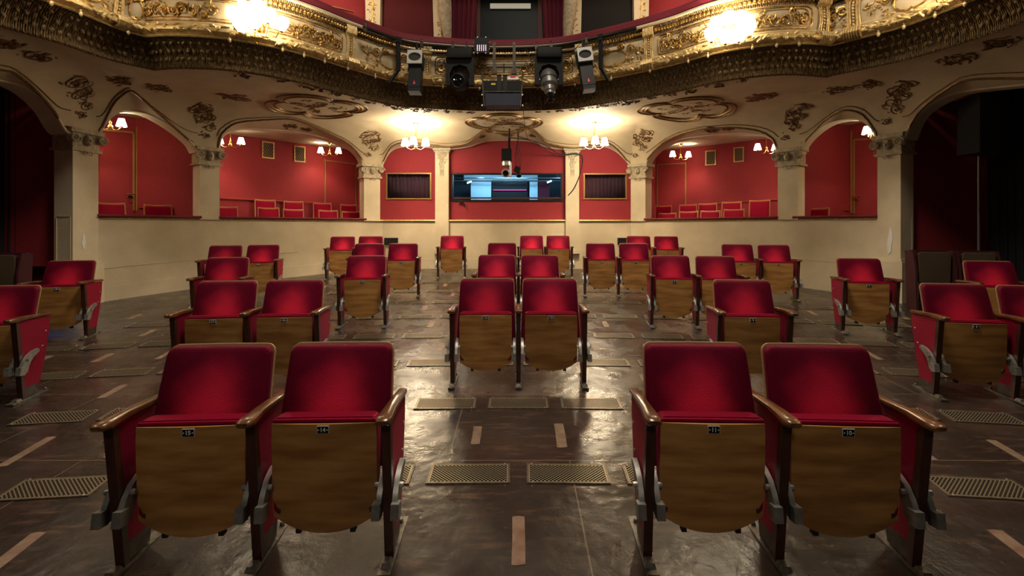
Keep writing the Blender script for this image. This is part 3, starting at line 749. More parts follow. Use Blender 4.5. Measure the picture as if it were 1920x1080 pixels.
def window(n, hx0, hx1, hy0, hy1, fm, depth, fw, glass=True):
    x0, x1, z0, z1 = (hx0-CX)*d/F, (hx1-CX)*d/F, Z(hy1, d), Z(hy0, d)
    m = MB(); cx_, cz = (x0+x1)/2, (z0+z1)/2
    for c, s_ in (((cx_, d+.0, z1+fw/2-.005), (x1-x0+2*fw, .05, fw)), ((cx_, d+.0, z0-fw/2+.005), (x1-x0+2*fw, .05, fw)), ((x0-fw/2+.005, d, cz), (fw, .05, z1-z0)), ((x1+fw/2-.005, d, cz), (fw, .05, z1-z0))): m.box(c, s_)
    f = struct('window_%d' % n, m, fm)
    g = MB(); g.box((cx_, d+depth, cz), (x1-x0+.02, .008, z1-z0+.02)); g.build('pane', glassm, f)
    return f, x0, x1, z0, z1
for n, h in ((1, (726, 807, 326, 372)), (2, (1096, 1173, 327, 372))):
    f, x0, x1, z0, z1 = window(n, *h, brassframe, .02, .03)
    # dark cabinet behind with a drawn curtain
    m = MB(); m.grid([[(x0-.2, d+.02, z0-.3), (x0-.2, d+.9, z0-.3), (x1+.2, d+.9, z0-.3), (x1+.2, d+.02, z0-.3)], [(x0-.2, d+.02, z1+.3), (x0-.2, d+.9, z1+.3), (x1+.2, d+.9, z1+.3), (x1+.2, d+.02, z1+.3)]])
    m.box(((x0+x1)/2, d+.47, z1+.3), (x1-x0+.4, .86, .02)); m.box(((x0+x1)/2, d+.47, z0-.3), (x1-x0+.4, .86, .02)); struct('wall_back', m, curtaindark)
    cu = MB(); rr = []
    for i in range(141):
        u = i/140; x = x0-.15+(x1-x0+.3)*u; y = d+.14+.035*math.sin(u*90)+.012*math.sin(u*41); rr.append([(x, y, z0-.25), (x, y, z1+.25)])
    cu.grid(rr); o = cu.build('curtain', curtainplum); tag(o, 'plum curtain hanging behind the %s small window' % ('left' if n == 1 else 'right'), 'curtain', 'curtains behind the small windows')
f, x0, x1, z0, z1 = window(3, 849, 1052, 327, 375, blackmetal, .10, .035)
m = MB(); m.box(((x0+x1)/2, d+.05, z0+.05), (x1-x0, .06, .035)); m.build('sill_bar', darkwood, f)
m = MB()
for c, s_ in ((((x0+x1)/2, d+.07, z1+.01), (x1-x0, .16, .02)), (((x0+x1)/2, d+.07, z0-.01), (x1-x0, .16, .02)), ((x0-.01, d+.07, (z0+z1)/2), (.02, .16, z1-z0)), ((x1+.01, d+.07, (z0+z1)/2), (.02, .16, z1-z0))): m.box(c, s_)
m.build('reveal', blackmetal, f)
# control room
rx0, rx1, ry1, rz0, rz1 = x0-.7, x1+.7, d+3.0, 1.35, 3.25
m = MB(); m.grid([[(rx0, d+.18, rz0), (rx0, d+.18, rz1)], [(rx0, ry1, rz0), (rx0, ry1, rz1)], [(rx1, ry1, rz0), (rx1, ry1, rz1)], [(rx1, d+.18, rz0), (rx1, d+.18, rz1)]])
m.box(((rx0+rx1)/2, (d+.18+ry1)/2, rz0), (rx1-rx0, ry1-d, .02)); m.box(((rx0+rx1)/2, (d+.18+ry1)/2, rz1), (rx1-rx0, ry1-d, .02))
dkblue = mat('dark_blue_room_wall', (.05, .07, .09), .7); struct('wall_back', m, dkblue)
lamp('AREA', 'control_room_light', (-.2, d+1.0, 3.15), 70, (.40, .78, 1), .8)
lamp('POINT', 'control_room_light', (-1.0, d+1.4, 2.9), 28, (.45, .8, 1), .1)
lamp('POINT', 'control_room_light', (1.1, d+1.2, 2.9), 20, (.45, .8, 1), .1)
def PX(px, yy): return (px-CX)*yy/F
def flatbox(name, px0, px1, py0, py1, yy, th, m_, label, cat, group=None):
    b = MB(); a, c = PX(px0, yy), PX(px1, yy); zz0, zz1 = Z(py1, yy), Z(py0, yy)
    b.box(((a+c)/2, yy, (zz0+zz1)/2), (c-a, th, zz1-zz0)); o = b.build(name, m_); return tag(o, label, cat, group)
YY = d+2.2
flatbox('wall_board', 883, 921, 341, 380, YY, .05, bluepanel, 'pale blue board at the left inside the control room', 'board')
flatbox('wall_board', 993, 1008, 341, 380, YY, .05, bluepanel, 'narrow pale blue board at the right inside the control room', 'board')
flatbox('ceiling_board', 870, 1008, 327, 338, YY+.3, .05, bluepanel, 'long blue-lit board under the control room ceiling', 'board')
flatbox('equipment_rack', 923, 989, 338, 385, YY+.1, .3, blackmetal, 'black equipment rack in the middle of the control room', 'rack')
flatbox('led_strip', 925, 987, 355.5, 357, YY-.1, .02, pinkled, 'thin magenta light strip on the equipment rack', 'light strip')
flatbox('curtain', 1010, 1030, 338, 382, YY, .04, curtainm, 'dark red curtain inside the control room, right of the narrow board', 'curtain')
m = MB(); m.tube([(rx0+.1, YY-.3, Z(339, YY-.3)), (rx1-.1, YY-.3, Z(339, YY-.3))], .018, 8); m.tube([(rx0+.1, YY-.8, Z(334, YY-.8)), (rx1-.1, YY-.8, Z(334, YY-.8))], .014, 8)
tag(m.build('ceiling_pipe', greymetal), 'pair of grey pipes under the control room ceiling', 'pipe')
for px, py in ((880, 342), (1030, 341)):
    b = MB(); p = P(px, py, YY-.4); b.tube([p-Vector((.06, 0, .02)), p+Vector((.06, 0, .03))], .02, 8); tag(b.build('tube_lamp', cyanlamp), 'small cyan lamp at the %s inside the control room' % ('left' if px < 950 else 'right'), 'lamp')
ds = MB(); ds.box((PX(950, d+.8), d+.8, 1.72), (2.2, .5, .05)); tag(ds.build('mixing_desk', blackmetal), 'black desk behind the control room window', 'desk')
for px in (905, 1040, 1000):
    b = MB(); q = P(px, 377, d+.7); b.box(q, (.25, .2, .02)); tag(b.build('paper_sheet', whitepaint), 'white sheet on the control room desk, %s' % {905: 'leftmost', 1000: 'middle one', 1040: 'rightmost'}[px], 'paper')

# small dark wall grilles
for px0, px1, side in ((721, 746, 'left'), (1158, 1180, 'right')):
    yy = 11.40; b = MB(); x0_, x1_ = PX(px0, yy), PX(px1, yy); z0_, z1_ = Z(459, yy), Z(446, yy)
    t = thing('wall_vent', 'small black wall vent low on the back wall, %s side' % side, 'vent', ((x0_+x1_)/2, yy, z0_), 0, 'wall vents')
    b.box((0, 0, (z1_-z0_)/2), (x1_-x0_, .04, z1_-z0_)); b.build('frame', blackmetal, t)
    b = MB()
    for k in range(9): b.box((-(x1_-x0_)*.42+(x1_-x0_)*.105*k, -.024, (z1_-z0_)/2), (.008, .01, (z1_-z0_)*.8))
    b.build('slat', darksteel, t)

# ================================================================ BOXES
BOXC = 3.53; BOXF = .98
def seg_at(px, A, B):
    k = (px-CX)/F; ax, ay = A; bx, by = B
    t = (k*ay-ax)/((bx-ax)-k*(by-ay)); return Vector((ax+(bx-ax)*t, ay+(by-ay)*t))
def boxroom(side, px0, px1, pts):
    """pts: back polyline from px0 side to px1 side"""
    m = MB(); A = WO(px0, .22, 0); B = WO(px1, .22, 0)
    line = [(A.x, A.y)]+pts+[(B.x, B.y)]
    dense = []
    for (a, b), (c, d_) in zip(line, line[1:]):
        for k in range(8): dense.append((a+(c-a)*k/8, b+(d_-b)*k/8))
    dense.append(line[-1])
    m.grid([[(x, y, BOXF-.05), (x, y, BOXC)] for x, y in dense]); struct('wall_'+side, m, redwall)
    n = len(dense); fr = [WO(px0+(px1-px0)*i/(n-1), .2, 0) for i in range(n)]
    c = MB(); c.grid([[(f_.x, f_.y, BOXC), (x, y, BOXC)] for f_, (x, y) in zip(fr, dense)]); struct('ceiling', c, soffitm)
    c = MB(); c.grid([[(f_.x, f_.y, BOXF), (x, y, BOXF)] for f_, (x, y) in zip(fr, dense)]); struct('floor', c, velvet_dark)
    # riser for the rear row
    if px1-px0 > 230:
        c = MB(); fr2 = [WO(px0+(px1-px0)*i/(n-1), 1.05, 0) for i in range(n)]
        c.grid([[(f_.x, f_.y, BOXF), (f_.x, f_.y, BOXF+.17), (x, y, BOXF+.17)] for f_, (x, y) in list(zip(fr2, dense))[7:-7]]); struct('floor', c, velvet_dark)
    return m
L2A, L2B = (-7.0, 9.70), (-4.25, 12.75)
R2A, R2B = (3.64, 12.8), (6.72, 10.2)
L1C, L1D = (-7.05, 8.90), (-8.3, 7.2)
R1C, R1D = (6.53, 9.53), (7.75, 7.75)
boxroom('left', 386, 698, [L2A, L2B]); boxroom('left', 150, 396, [L1D, L1C])
boxroom('right', 1196, 1478, [R2A, R2B]); boxroom('right', 1482, 1675, [R1C, R1D])
def on_seg(A, B, px, py, out=.012):
    q = seg_at(px, A, B); return Vector((q.x, q.y, Z(py, q.y)))
def inward(A, B):
    t = Vector((B[0]-A[0], B[1]-A[1])).normalized(); n = Vector((t.y, -t.x))
    mid = Vector(((A[0]+B[0])/2, (A[1]+B[1])/2))
    if n.dot(Vector((-.3, 6))-mid) < 0: n = -n
    return t, n
def bar(m, A, B, p0, p1, wdt=.03, th=.02):
    """strip on a wall segment between two picture points"""
    t, n = inward(A, B); a = on_seg(A, B, *p0); b = on_seg(A, B, *p1)
    a += Vector((n.x, n.y, 0))*th/2; b += Vector((n.x, n.y, 0))*th/2
    dr = (b-a); L_ = dr.length; dr.normalize(); nn = Vector((n.x, n.y, 0)); u = dr.cross(nn)
    vs = []
    for q in (a, b):
        for su, sn in ((-1, -1), (1, -1), (1, 1), (-1, 1)): vs.append(q+u*su*wdt/2+nn*sn*th/2)
    m.add(vs, [(0,1,2,3), (7,6,5,4), (0,4,5,1), (1,5,6,2), (2,6,7,3), (3,7,4,0)])
def door(n, A, B, bars, handle, panelpx, desc):
    m = MB(); t, nn = inward(A, B)
    p0, p1 = on_seg(A, B, panelpx[0], panelpx[2]), on_seg(A, B, panelpx[1], panelpx[2])
    top = min(p0.z, p1.z); o = Vector((nn.x, nn.y, 0))
    vs = []
    for q in (p0, p1):
        for zz in (BOXF, top): vs += [Vector((q.x, q.y, zz))+o*.004, Vector((q.x, q.y, zz))+o*.014]
    m.add(vs, [(1, 5, 7, 3), (0, 2, 6, 4), (0, 1, 3, 2), (4, 6, 7, 5), (2, 3, 7, 6), (0, 4, 5, 1)])
    dr = struct('door_%d' % n, m, redwall)
    f = MB()
    for b_ in bars: bar(f, A, B, *b_)
    f.build('door_frame', brassframe, dr)
    if handle:
        h = MB(); c = on_seg(A, B, *handle)+o*.05
        tt = Vector((t.x, t.y, 0)); h.tube([c-tt*.07, c, c+tt*.07], .012, 8); h.tube([c, c-o*.05], .012, 8)
        h.tube([c+Vector((0, 0, -.06))+tt*.045*math.cos(a)+Vector((0, 0, .045*math.sin(a))) for a in [k*PI/8 for k in range(16)]], .007, 6, closed=True)
        h.build('door_handle', brass, dr)
door(1, L1D, L1C, [((256, 238), (256, 395)), ((250, 250), (250, 395)), ((190, 243), (250, 249))], (243, 364), (186, 250, 249), '')
door(2, R1C, R1D, [((1597, 245), (1597, 400)), ((1602, 262), (1602, 400)), ((1602, 262), (1646, 260))], (1606, 370), (1602, 1650, 262), '')
door(3, L2A, L2B, [((609, 298), (609, 395)), ((609, 301), (668, 308)), ((667, 305), (667, 395))], None, (610, 667, 303), '')
door(4, R2A, R2B, [((1286, 304), (1286, 395)), ((1233, 309), (1286, 306)), ((1233, 309), (1233, 395))], None, (1233, 1286, 309), '')
# dado rails in the boxes
for k, (A, B, p0, p1) in enumerate(((L2A, L2B, (412, 371), (607, 381)), (R2A, R2B, (1288, 384), (1458, 374)), (L1C, (W2(391).x, W2(391).y+.35), (262, 389), (362, 386)), (R1C, (W2(1480).x+.1, W2(1480).y+.3), (1500, 391), (1590, 394)))):
    m = MB(); bar(m, A, B, p0, p1, .028, .03); struct('trim_%d' % tn, m, mat('red_rail_%d' % k, (.33, .03, .02), .5)); tn += 1
# framed wall vents in the wide boxes
for A, B, px0, px1, py0, py1, lab in ((L2A, L2B, 492, 513, 267, 296, 'left one in the wide left box'), (L2A, L2B, 552, 571, 275, 303, 'right one in the wide left box'), (R2A, R2B, 1324, 1342, 283, 309, 'left one in the wide right box'), (R2A, R2B, 1377, 1394, 277, 303, 'right one in the wide right box')):
    t_, n_ = inward(A, B); c = on_seg(A, B, (px0+px1)/2, (py0+py1)/2); c0 = on_seg(A, B, px0, py0); c1 = on_seg(A, B, px1, py1); wdt = math.hypot(c1.x-c0.x, c1.y-c0.y); hgt = (py1-py0)*c.y/F
    t = thing('wall_vent', 'brass framed ventilation grating high on the red wall, '+lab, 'vent', c, math.atan2(n_.y, n_.x)+PI/2, 'framed gratings in the boxes')
    m = MB()
    for cc, ss in (((0, -.012, hgt/2), (wdt, .024, .025)), ((0, -.012, -hgt/2), (wdt, .024, .025)), ((-wdt/2, -.012, 0), (.025, .024, hgt+.025)), ((wdt/2, -.012, 0), (.025, .024, hgt+.025))): m.box(cc, ss)
    m.build('frame', brassframe, t)
    m = MB(); m.box((0, -.004, 0), (wdt, .006, hgt)); m.build('backing', blackmetal, t)
    m = MB(); nn = 5
    for k in range(-6, 7):
        for sg in (-1, 1):
            # diagonal lattice clipped to the frame
            pts = []
            for q in range(21):
                z = -hgt/2+hgt*q/20; x = k*wdt/5+sg*z*.6
                if abs(x) < wdt/2: pts.append((x, -.012, z))
            if len(pts) > 2: m.tube(pts, .004, 4)
    m.build('lattice', brassframe, t)

# gilt chairs in the boxes
gw = {}
def box_chair(px0, px1, pytop, row, lab, grp):
    pc_ = (px0+px1)/2; off = .55 if row == 0 else 1.25
    # ray / offset-curve intersection
    best = None
    for i in range(400):
        q = 150+i*4
        if q > 1700: break
        p = WO(q, off, 0); e = abs(p.x*F/p.y+CX-pc_)
        if best is None or e < best[0]: best = (e, p, q)
    p = best[1]; n = WN(best[2]); zt = Z(pytop, p.y); zf = BOXF+(.17 if (row and px0 > 400) else 0); h = zt-zf; wdt = (px1-px0)*p.y/F/max(.55, abs(n.y))
    wdt = min(.44, max(.34, wdt*.95))
    t = thing('box_chair', lab, 'chair', (p.x, p.y, zf), math.atan2(n.y, n.x)-PI/2, grp)
    hw = wdt/2; m = MB()
    m.tube([(-hw, .0, 0), (-hw, 0, .45), (-hw+.01, .05, h)], .015, 6); m.tube([(hw, .0, 0), (hw, 0, .45), (hw-.01, .05, h)], .015, 6)
    m.tube([(-hw, .05, h), (-hw*.4, .05, h-.012), (hw*.4, .05, h-.012), (hw, .05, h)], .017, 6); m.tube([(-hw, .01, .50), (hw, .01, .50)], .012, 6)
    m.build('back_frame', chairgilt, t)
    m = MB(); m.rounded(lambda x, b, hh: Vector((x, .035+.05*(b-.5)-hh, b)), hw-.018, hw-.018, .52, h-.02, .03, .012, rc=.02); m.build('backrest', velvet, t)
    m = MB(); m.rounded(lambda x, b, hh: Vector((x, b, .42+hh)), hw, hw-.02, -.40, 0, .05, .02, rc=.04); m.build('seat', velvet, t)
    for sx in (-1, 1):
        m = MB(); m.tube([(sx*(hw-.02), -.37, 0), (sx*(hw-.02), -.38, .42)], [.012, .018], 6); m.build('leg', gold, t)
L2F = 'gilt chairs in the wide left box'; R2F = 'gilt chairs in the wide right box'
o5 = ['leftmost', 'second', 'third', 'fourth', 'rightmost']
box_chair(410, 442, 388, 0, 'gilt framed red box chair beside the pillar, leftmost in the wide left box', L2F)
for i, (a, b, y) in enumerate(((489, 524, 390), (535, 571, 393), (601, 632, 395), (644, 674, 397))): box_chair(a, b, y, 0, 'gilt red box chair, front row of wide left box, %s of four right' % ['first', 'second', 'third', 'last'][i], L2F)
for i, (a, b, y) in enumerate(((481, 515, 375), (538, 569, 378), (590, 619, 381), (640, 666, 384))): box_chair(a, b, y, 1, 'gilt red box chair, rear row of wide left box, %s from left' % ['first', 'second', 'third', 'last'][i], L2F)
for i, (a, b, y) in enumerate(((1236, 1264, 400), (1274, 1304, 397), (1317, 1347, 396), (1358, 1389, 393))): box_chair(a, b, y, 0, 'gilt red box chair, front row of wide right box, %s from left' % ['first', 'second', 'third', 'last'][i], R2F)
for i, (a, b, y) in enumerate(((1231, 1256, 386), (1274, 1301, 384), (1313, 1340, 382), (1355, 1384, 379), (1406, 1436, 376))): box_chair(a, b, y, 1, 'gilt red box chair, rear row of wide right box, %s from left' % ['first', 'second', 'third', 'fourth', 'last and tallest'][i], R2F)
box_chair(184, 236, 381, 0, 'dim red chair in the small left box, beside its door', 'chairs in the small left box')
box_chair(273, 320, 385, 0, 'dim red chair in the small left box, right one of two', 'chairs in the small left box')
box_chair(1512, 1550, 391, 0, 'dim red chair in the small right box', 'chair in the small right box')

# ================================================================ CEILING UNDER THE BALCONY
m = MB(); rows_ = []; NT = 620; NV = 44
pxs = sorted(set([-260+(2440)*i/NT for i in range(NT+1)]+[b[0][0] for b in BAYS]+[b[-1][0] for b in BAYS]+[b[0][0]-.5 for b in BAYS[1:]]+[b[-1][0]+.5 for b in BAYS[:-1]]))
for px in pxs:
    a = WO(px, -.03, 0); e = E(lin(W2E, px)); e = Vector((e.x, e.y, 0)); L_ = (e-a).length; r = []
    for k in range(NV+1):
        v = (k/NV)**1.5; p = a.lerp(e, v); r.append(Vector((p.x, p.y, soffit(px, v*L_))))
    rows_.append(r)
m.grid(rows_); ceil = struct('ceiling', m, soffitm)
from mathutils.kdtree import KDTree
_fl = [p for r_ in rows_ for p in r_]; _kd = KDTree(len(_fl))
for i_, p in enumerate(_fl): _kd.insert((p.x, p.y, 0), i_)
_kd.balance()
def surf(x, y, drop=.005):
    hs = _kd.find_n((x, y, 0), 4); wsum = sum(1/(h[2]+1e-4) for h in hs); z = sum(_fl[h[1]].z/(h[2]+1e-4) for h in hs)/wsum
    return Vector((x, y, z-drop))
# groin mouldings
def soff_pt(px, s, drop=0):
    a = WO(px, -.03, 0); e = E(lin(W2E, px)); e = Vector((e.x, e.y, 0)); L_ = (e-a).length; p = a.lerp(e, s/L_)
    return Vector((p.x, p.y, soffit(px, s)-drop))
for bi, b in enumerate(BAYS):
    if bi == 3:
        spans = [(711, 829), (829, 1072), (1072, 1185)]
    else: spans = [(b[0][0], b[-1][0])]
    for (pa, pb) in spans:
        for gap, rad in ((0, .017), (.075, .009)):
            pts = []
            for i in range(121):
                px = pa+(pb-pa)*i/120; az = arch_z(px)
                if az is None: continue
                s = 0.0
                while s < 1.4 and cove(s) < min(ZS, az+SLP[bi]*s): s += .01
                if s > 1.25: s = 1.1
                s2 = s+gap
                pts.append(soff_pt(px, min(s2, 1.25), .004))
            sm = [pts[0]]+[(pts[i-1]+pts[i]*2+pts[i+1])/4 for i in range(1, len(pts)-1)]+[pts[-1]]
            m = MB(); m.tube(sm, rad, 6); m.build('groin_moulding', browngold, ceil)
# medallions
def medallion(cx_, cy_, a, b, seed):
    m = MB(); rot = 0
    for sc, r, mm in ((1, .017, browngold), (.90, .012, goldcream), (.82, .019, browngold)):
        m = MB()
        pts = []
        for k in range(96):
            t = 2*PI*k/96; rad = .74+.30*abs(math.cos(2*t))**.6
            pts.append(surf(cx_+a*sc*rad*math.cos(t), cy_+b*sc*rad*math.sin(t)))
        m.tube(pts, r, 8, closed=True); m.build('medallion_ring', mm, ceil)
    m = MB(); R = Matrix(((1, 0, 0), (0, 0, -1), (0, 1, 0)))          # -Y local -> down
    R = Matrix.Rotation(PI/2, 3, 'X')
    R = Matrix.Rotation(-PI/2, 3, 'X')
    for k in range(7): ang = k*2*PI/7+seed; ornament(m, surf(cx_+a*.5*math.cos(ang), cy_+b*.5*math.sin(ang)), R, .11, seed*10+k, 7, .18)
    ornament(m, surf(cx_, cy_), R, .2, seed, 22, .15)
    for k in range(4): ang = k*PI/2+.6; scroll(m, surf(cx_+a*.35*math.cos(ang), cy_+b*.35*math.sin(ang)), R, .1, 1.5, 1 if k % 2 else -1, .010)
    m.build('medallion_ornament', browngold, ceil)
medallion(-.30, 10.12, .78, .76, 1); medallion(-3.68, 8.85, .86, .82, 2); medallion(3.12, 9.0, .86, .82, 3)
# scattered leaf ornaments on the soffit and coves
m = MB(); Rd = Matrix.Rotation(-PI/2, 3, 'X')
def leafwork(px, s, size, seed, n=16):
    # orient by surface tangent
    p = soff_pt(px, s); q = soff_pt(px+3, s); r_ = soff_pt(px, s+.04)
    tx = (q-p).normalized(); ty = (r_-p).normalized(); nn = tx.cross(ty).normalized()
    if nn.z > 0 : nn = -nn
    R = Matrix((tx, -nn, tx.cross(-nn))).transposed()
    ornament(m, p+nn*.003, R, size, seed, n, .2)
    scroll(m, p+nn*.006, R, size*.6, 1.3, 1 if seed % 2 else -1, .009, start=seed)
    scroll(m, p+nn*.006+tx*size*.6, R, size*.4, 1.3, -1 if seed % 2 else 1, .008, start=seed+2)
sd = 11
for px, s0 in ((155, 0), (391, 0), (696, 0), (1198, 0), (1479, 0), (1670, 0)):
    for k in range(6):
        leafwork(px+(k % 2-.5)*14, .06+.11*k, .09+.030*k*(1 if k < 4 else .6), sd, 12); sd += 1
for px, s, sz in ((470, 1.35, .26), (330, 1.0, .2), (1400, 1.45, .26), (1540, 1.0, .2), (250, .9, .16), (1600, .9, .18), (90, .9, .2), (1770, .9, .2), (1850, 1, .2), (20, .9, .2), (545, .32, .16), (575, .28, .12), (1330, .32, .16), (1360, .28, .12), (950, .42, .16), (905, .40, .10), (995, .40, .10)):
    leafwork(px, s, sz, sd, 26); sd += 1
ob = m.build('leaf_ornament', browngold, ceil)
# garland of dark roses along the balcony edge
m = MB()
for i, (px, sz) in enumerate(((660, .04), (690, .05), (720, .05), (745, .09), (770, .03), (790, .10), (815, .04), (836, .08), (860, .04), (880, .05), (1010, .04), (1030, .03), (1050, .05), (1075, .04), (1090, .09), (1112, .04), (1130, .08), (1150, .05), (1175, .09), (1195, .05), (1225, .05), (620, .06), (590, .08), (560, .05), (1260, .06), (1300, .08), (520, .06), (1350, .08), (1400, .06), (440, .07))):
    e = E(px); n_ = Vector((.0, 1)); p = Vector((e.x, e.y+.16+.04*math.sin(i*3.1), ZS-.01))
    ornament(m, p, Rd, sz*1.7, 300+i, 16, .5)
m.build('rose_garland', oldgold, ceil)

# ================================================================ BALCONY
NE = 560; pe = [-260+2440*i/NE for i in range(NE+1)]; pe = sorted(pe+[290, 1547])
EP = [E(p) for p in pe]; TN = []
for i in range(len(EP)):
    a = EP[max(i-4, 0)]; b = EP[min(i+4, len(EP)-1)]; t = (b-a).normalized(); TN.append(Vector((t.y, -t.x)))
SA = [0]
for a, b in zip(EP, EP[1:]): SA.append(SA[-1]+(b-a).length)
def BE(s):
    lo, hi = 0, len(SA)-1
    while hi-lo > 1:
        md = (lo+hi)//2
        if SA[md] <= s: lo = md
        else: hi = md
    t = (s-SA[lo])/max(1e-9, SA[hi]-SA[lo]); return EP[lo].lerp(EP[hi], t), TN[lo].lerp(TN[hi], t).normalized()
PROF = [(0, ZS), (.03, ZS-.02), (.055, ZS), (.05, ZS+.04), (.06, ZS+.10), (.10, ZS+.19), (.17, ZS+.27), (.26, ZS+.32), (.30, ZS+.325), (.315, ZS+.34), (.30, ZS+.36),
        (.33, ZS+.37), (.37, ZS+.40), (.375, ZS+.44), (.35, ZS+.48), (.30, ZS+.50), (.275, ZS+.51), (.285, ZS+.53), (.27, ZS+.55), (.285, ZS+.62), (.295, ZS+.72), (.285, ZS+.82), (.265, ZS+.88),
        (.285, ZS+.89), (.29, ZS+.91), (.27, ZS+.92), (.285, ZS+.97), (.31, ZS+1.01), (.345, ZS+1.03), (.36, ZS+1.05), (.355, ZS+1.08), (.33, ZS+1.09),
        (.345, ZS+1.10), (.35, ZS+1.17), (.31, ZS+1.215), (.18, ZS+1.225), (.06, ZS+1.21), (.04, ZS+1.05), (.04, ZS+.33)]
PZ = sorted([(z, o) for o, z in PROF[16:32]])
def offz(z):
    return lin(PZ, z)
def BP(s, z, h=0):
    e, n = BE(s); q = e+n*(offz(z)+h); return Vector((q.x, q.y, z))
def BPo(s, o, z):
    e, n = BE(s); q = e+n*o; return Vector((q.x, q.y, z))
def BR(s):
    e, n = BE(s); y = Vector((-n.x, -n.y, 0)); z = Vector((0, 0, 1)); x = y.cross(z); return Matrix((x, y, z)).transposed()
def s_of(px, z, o=.28):
    best = None
    for i in range(len(SA)):
        q = EP[i]+TN[i]*o; e = abs(q.x*F/q.y+CX-px)
        if q.y > 1 and (best is None or e < best[0]): best = (e, SA[i])
    return best[1]
bal = thing('balcony', 'curved gilded balcony front with red velvet handrail above the stalls', 'balcony', (EP[NE//2].x, EP[NE//2].y, ZS))
BO = Vector(bal.location)
def bpart(m, name, mats, **kw):
    m.v = [tuple(Vector(v)-BO) for v in m.v]; return m.build(name, mats, bal, **kw)
def loft(i0, i1):
    m = MB(); rr = []; uu = []; q = [0]
    for j in range(i0, i1): q.append(q[-1]+math.hypot(PROF[j+1][0]-PROF[j][0], PROF[j+1][1]-PROF[j][1]))
    for i in range(len(SA)):
        rr.append([(EP[i].x+TN[i].x*PROF[j][0], EP[i].y+TN[i].y*PROF[j][0], PROF[j][1]) for j in range(i0, i1+1)]); uu.append([(SA[i], q[j-i0]) for j in range(i0, i1+1)])
    m.grid(rr, uvs=uu); return m
bpart(loft(0, 8), 'cove', covem, fix=False); bpart(loft(8, 16), 'lower_moulding', goldcream, fix=False); bpart(loft(16, 23), 'front_panel', panelm, fix=False)
bpart(loft(23, 28), 'top_frieze', covem, fix=False); bpart(loft(28, 31), 'cream_moulding', soffitm, fix=False); bpart(loft(31, 37), 'velvet_handrail', railvelvet, fix=False)
m = MB(); m.grid([[(p.x+n.x*.03, p.y+n.y*.03, ZS+.30), (p.x*1.0, p.y+ (3.2 if abs(p.x) < 4.5 else 2.2), ZS+.30)] for p, n in zip(EP, TN)]); bpart(m, 'balcony_floor', velvet_dark)
# rope edge at bottom, leaf garland on roll, pendants
m = MB(); tot = SA[-1]; s = .0
while s < tot:
    R = BR(s); m.blob(BPo(s, .035, ZS-.005), (.035, .018, .016), R @ Matrix.Rotation(.5, 3, 'Y'), 6, 4); s += .055
bpart(m, 'rope_edge', oldgold)
m = MB(); s = 0; r = random.Random(4)
while s < tot:
    R = BR(s); m.blob(BPo(s, .355+r.uniform(-.01, .015), ZS+.43+r.uniform(-.045, .045)), (.05*r.uniform(.6, 1.3), .028, .022*r.uniform(.7, 1.4)), R @ Matrix.Rotation(r.uniform(-1, 1), 3, 'Y'), 7, 4); s += .030
bpart(m, 'leaf_garland', goldcream)
# leaves in cove (small ridges) and frieze
m = MB(); s = 0
while s < tot:
    R = BR(s)
    for (o, z, sz) in ((.068, ZS+.11, .036), (.12, ZS+.20, .036), (.20, ZS+.28, .030)):
        m.blob(BPo(s+r.uniform(-.02, .02), o+.005, z), (sz*.7, sz*.35, sz), R @ Matrix.Rotation(r.uniform(-.9, .9), 3, 'Y'), 6, 4)
    s += .085
bpart(m, 'cove_leaves', covem)
m = MB(); s = 0
while s < tot:
    R = BR(s); m.blob(BPo(s, .29+.01, ZS+.965), (.030, .016, .034), R, 7, 4); s += .052
bpart(m, 'beading', gold)
pend = MB(); pend.lathe([(0, 0), (.010, -.002), (.013, -.016), (.008, -.024), (.018, -.036), (.021, -.056), (.014, -.076), (.005, -.086), (0, -.088)], n=8)
pendpx = [10, 60, 97, 152, 240, 433, 532, 571, 606, 650, 702, 760, 830, 900, 1010, 1080, 1145, 1220, 1290, 1328, 1409, 1455, 1495, 1649, 1697, 1756, 1810, 1880]
for px in pendpx:
    s = s_of(px, 4, .33); p = BPo(s, .34, ZS+.365)
    o = pend.build('pendant_bulb', bulbm, bal); o.location = p-BO
# strap bands
strap_px = [60, 222, 283, 656, 802, 1090, 1216, 1545, 1602, 1830]
SS = []
for px in strap_px:
    s = s_of(px, 4.3); SS.append(s); wdt = .16
    m = MB()
    for dx in (-.065, -.04, .04, .065):
        m.tube([BP(s+dx*(1+.5*abs((z-(ZS+.7))/.25)**2*.3), z, .022) for z in [ZS+.51+.42*k/10 for k in range(11)]], .014, 6)
    for dx in (-.09, -.06, -.03, 0, .03, .06, .09):
        m.tube([BPo(s+dx, .33, ZS+.50), BPo(s+dx, .39, ZS+.47), BPo(s+dx, .405, ZS+.42), BPo(s+dx, .37, ZS+.37), BPo(s+dx, .31, ZS+.34)], .016, 6)
        m.tube([BP(s+dx*.9, ZS+.86, .01), BP(s+dx*.9, ZS+.90, .05), BPo(s+dx*.9, .34, ZS+.97), BPo(s+dx*.9, .33, ZS+1.02)], .014, 6)
    for k in range(8): m.blob(BP(s, ZS+.545+.042*k, .02), (.020, .018, .020), BR(s), 6, 4)
    bpart(m, 'strap_band', goldcream)
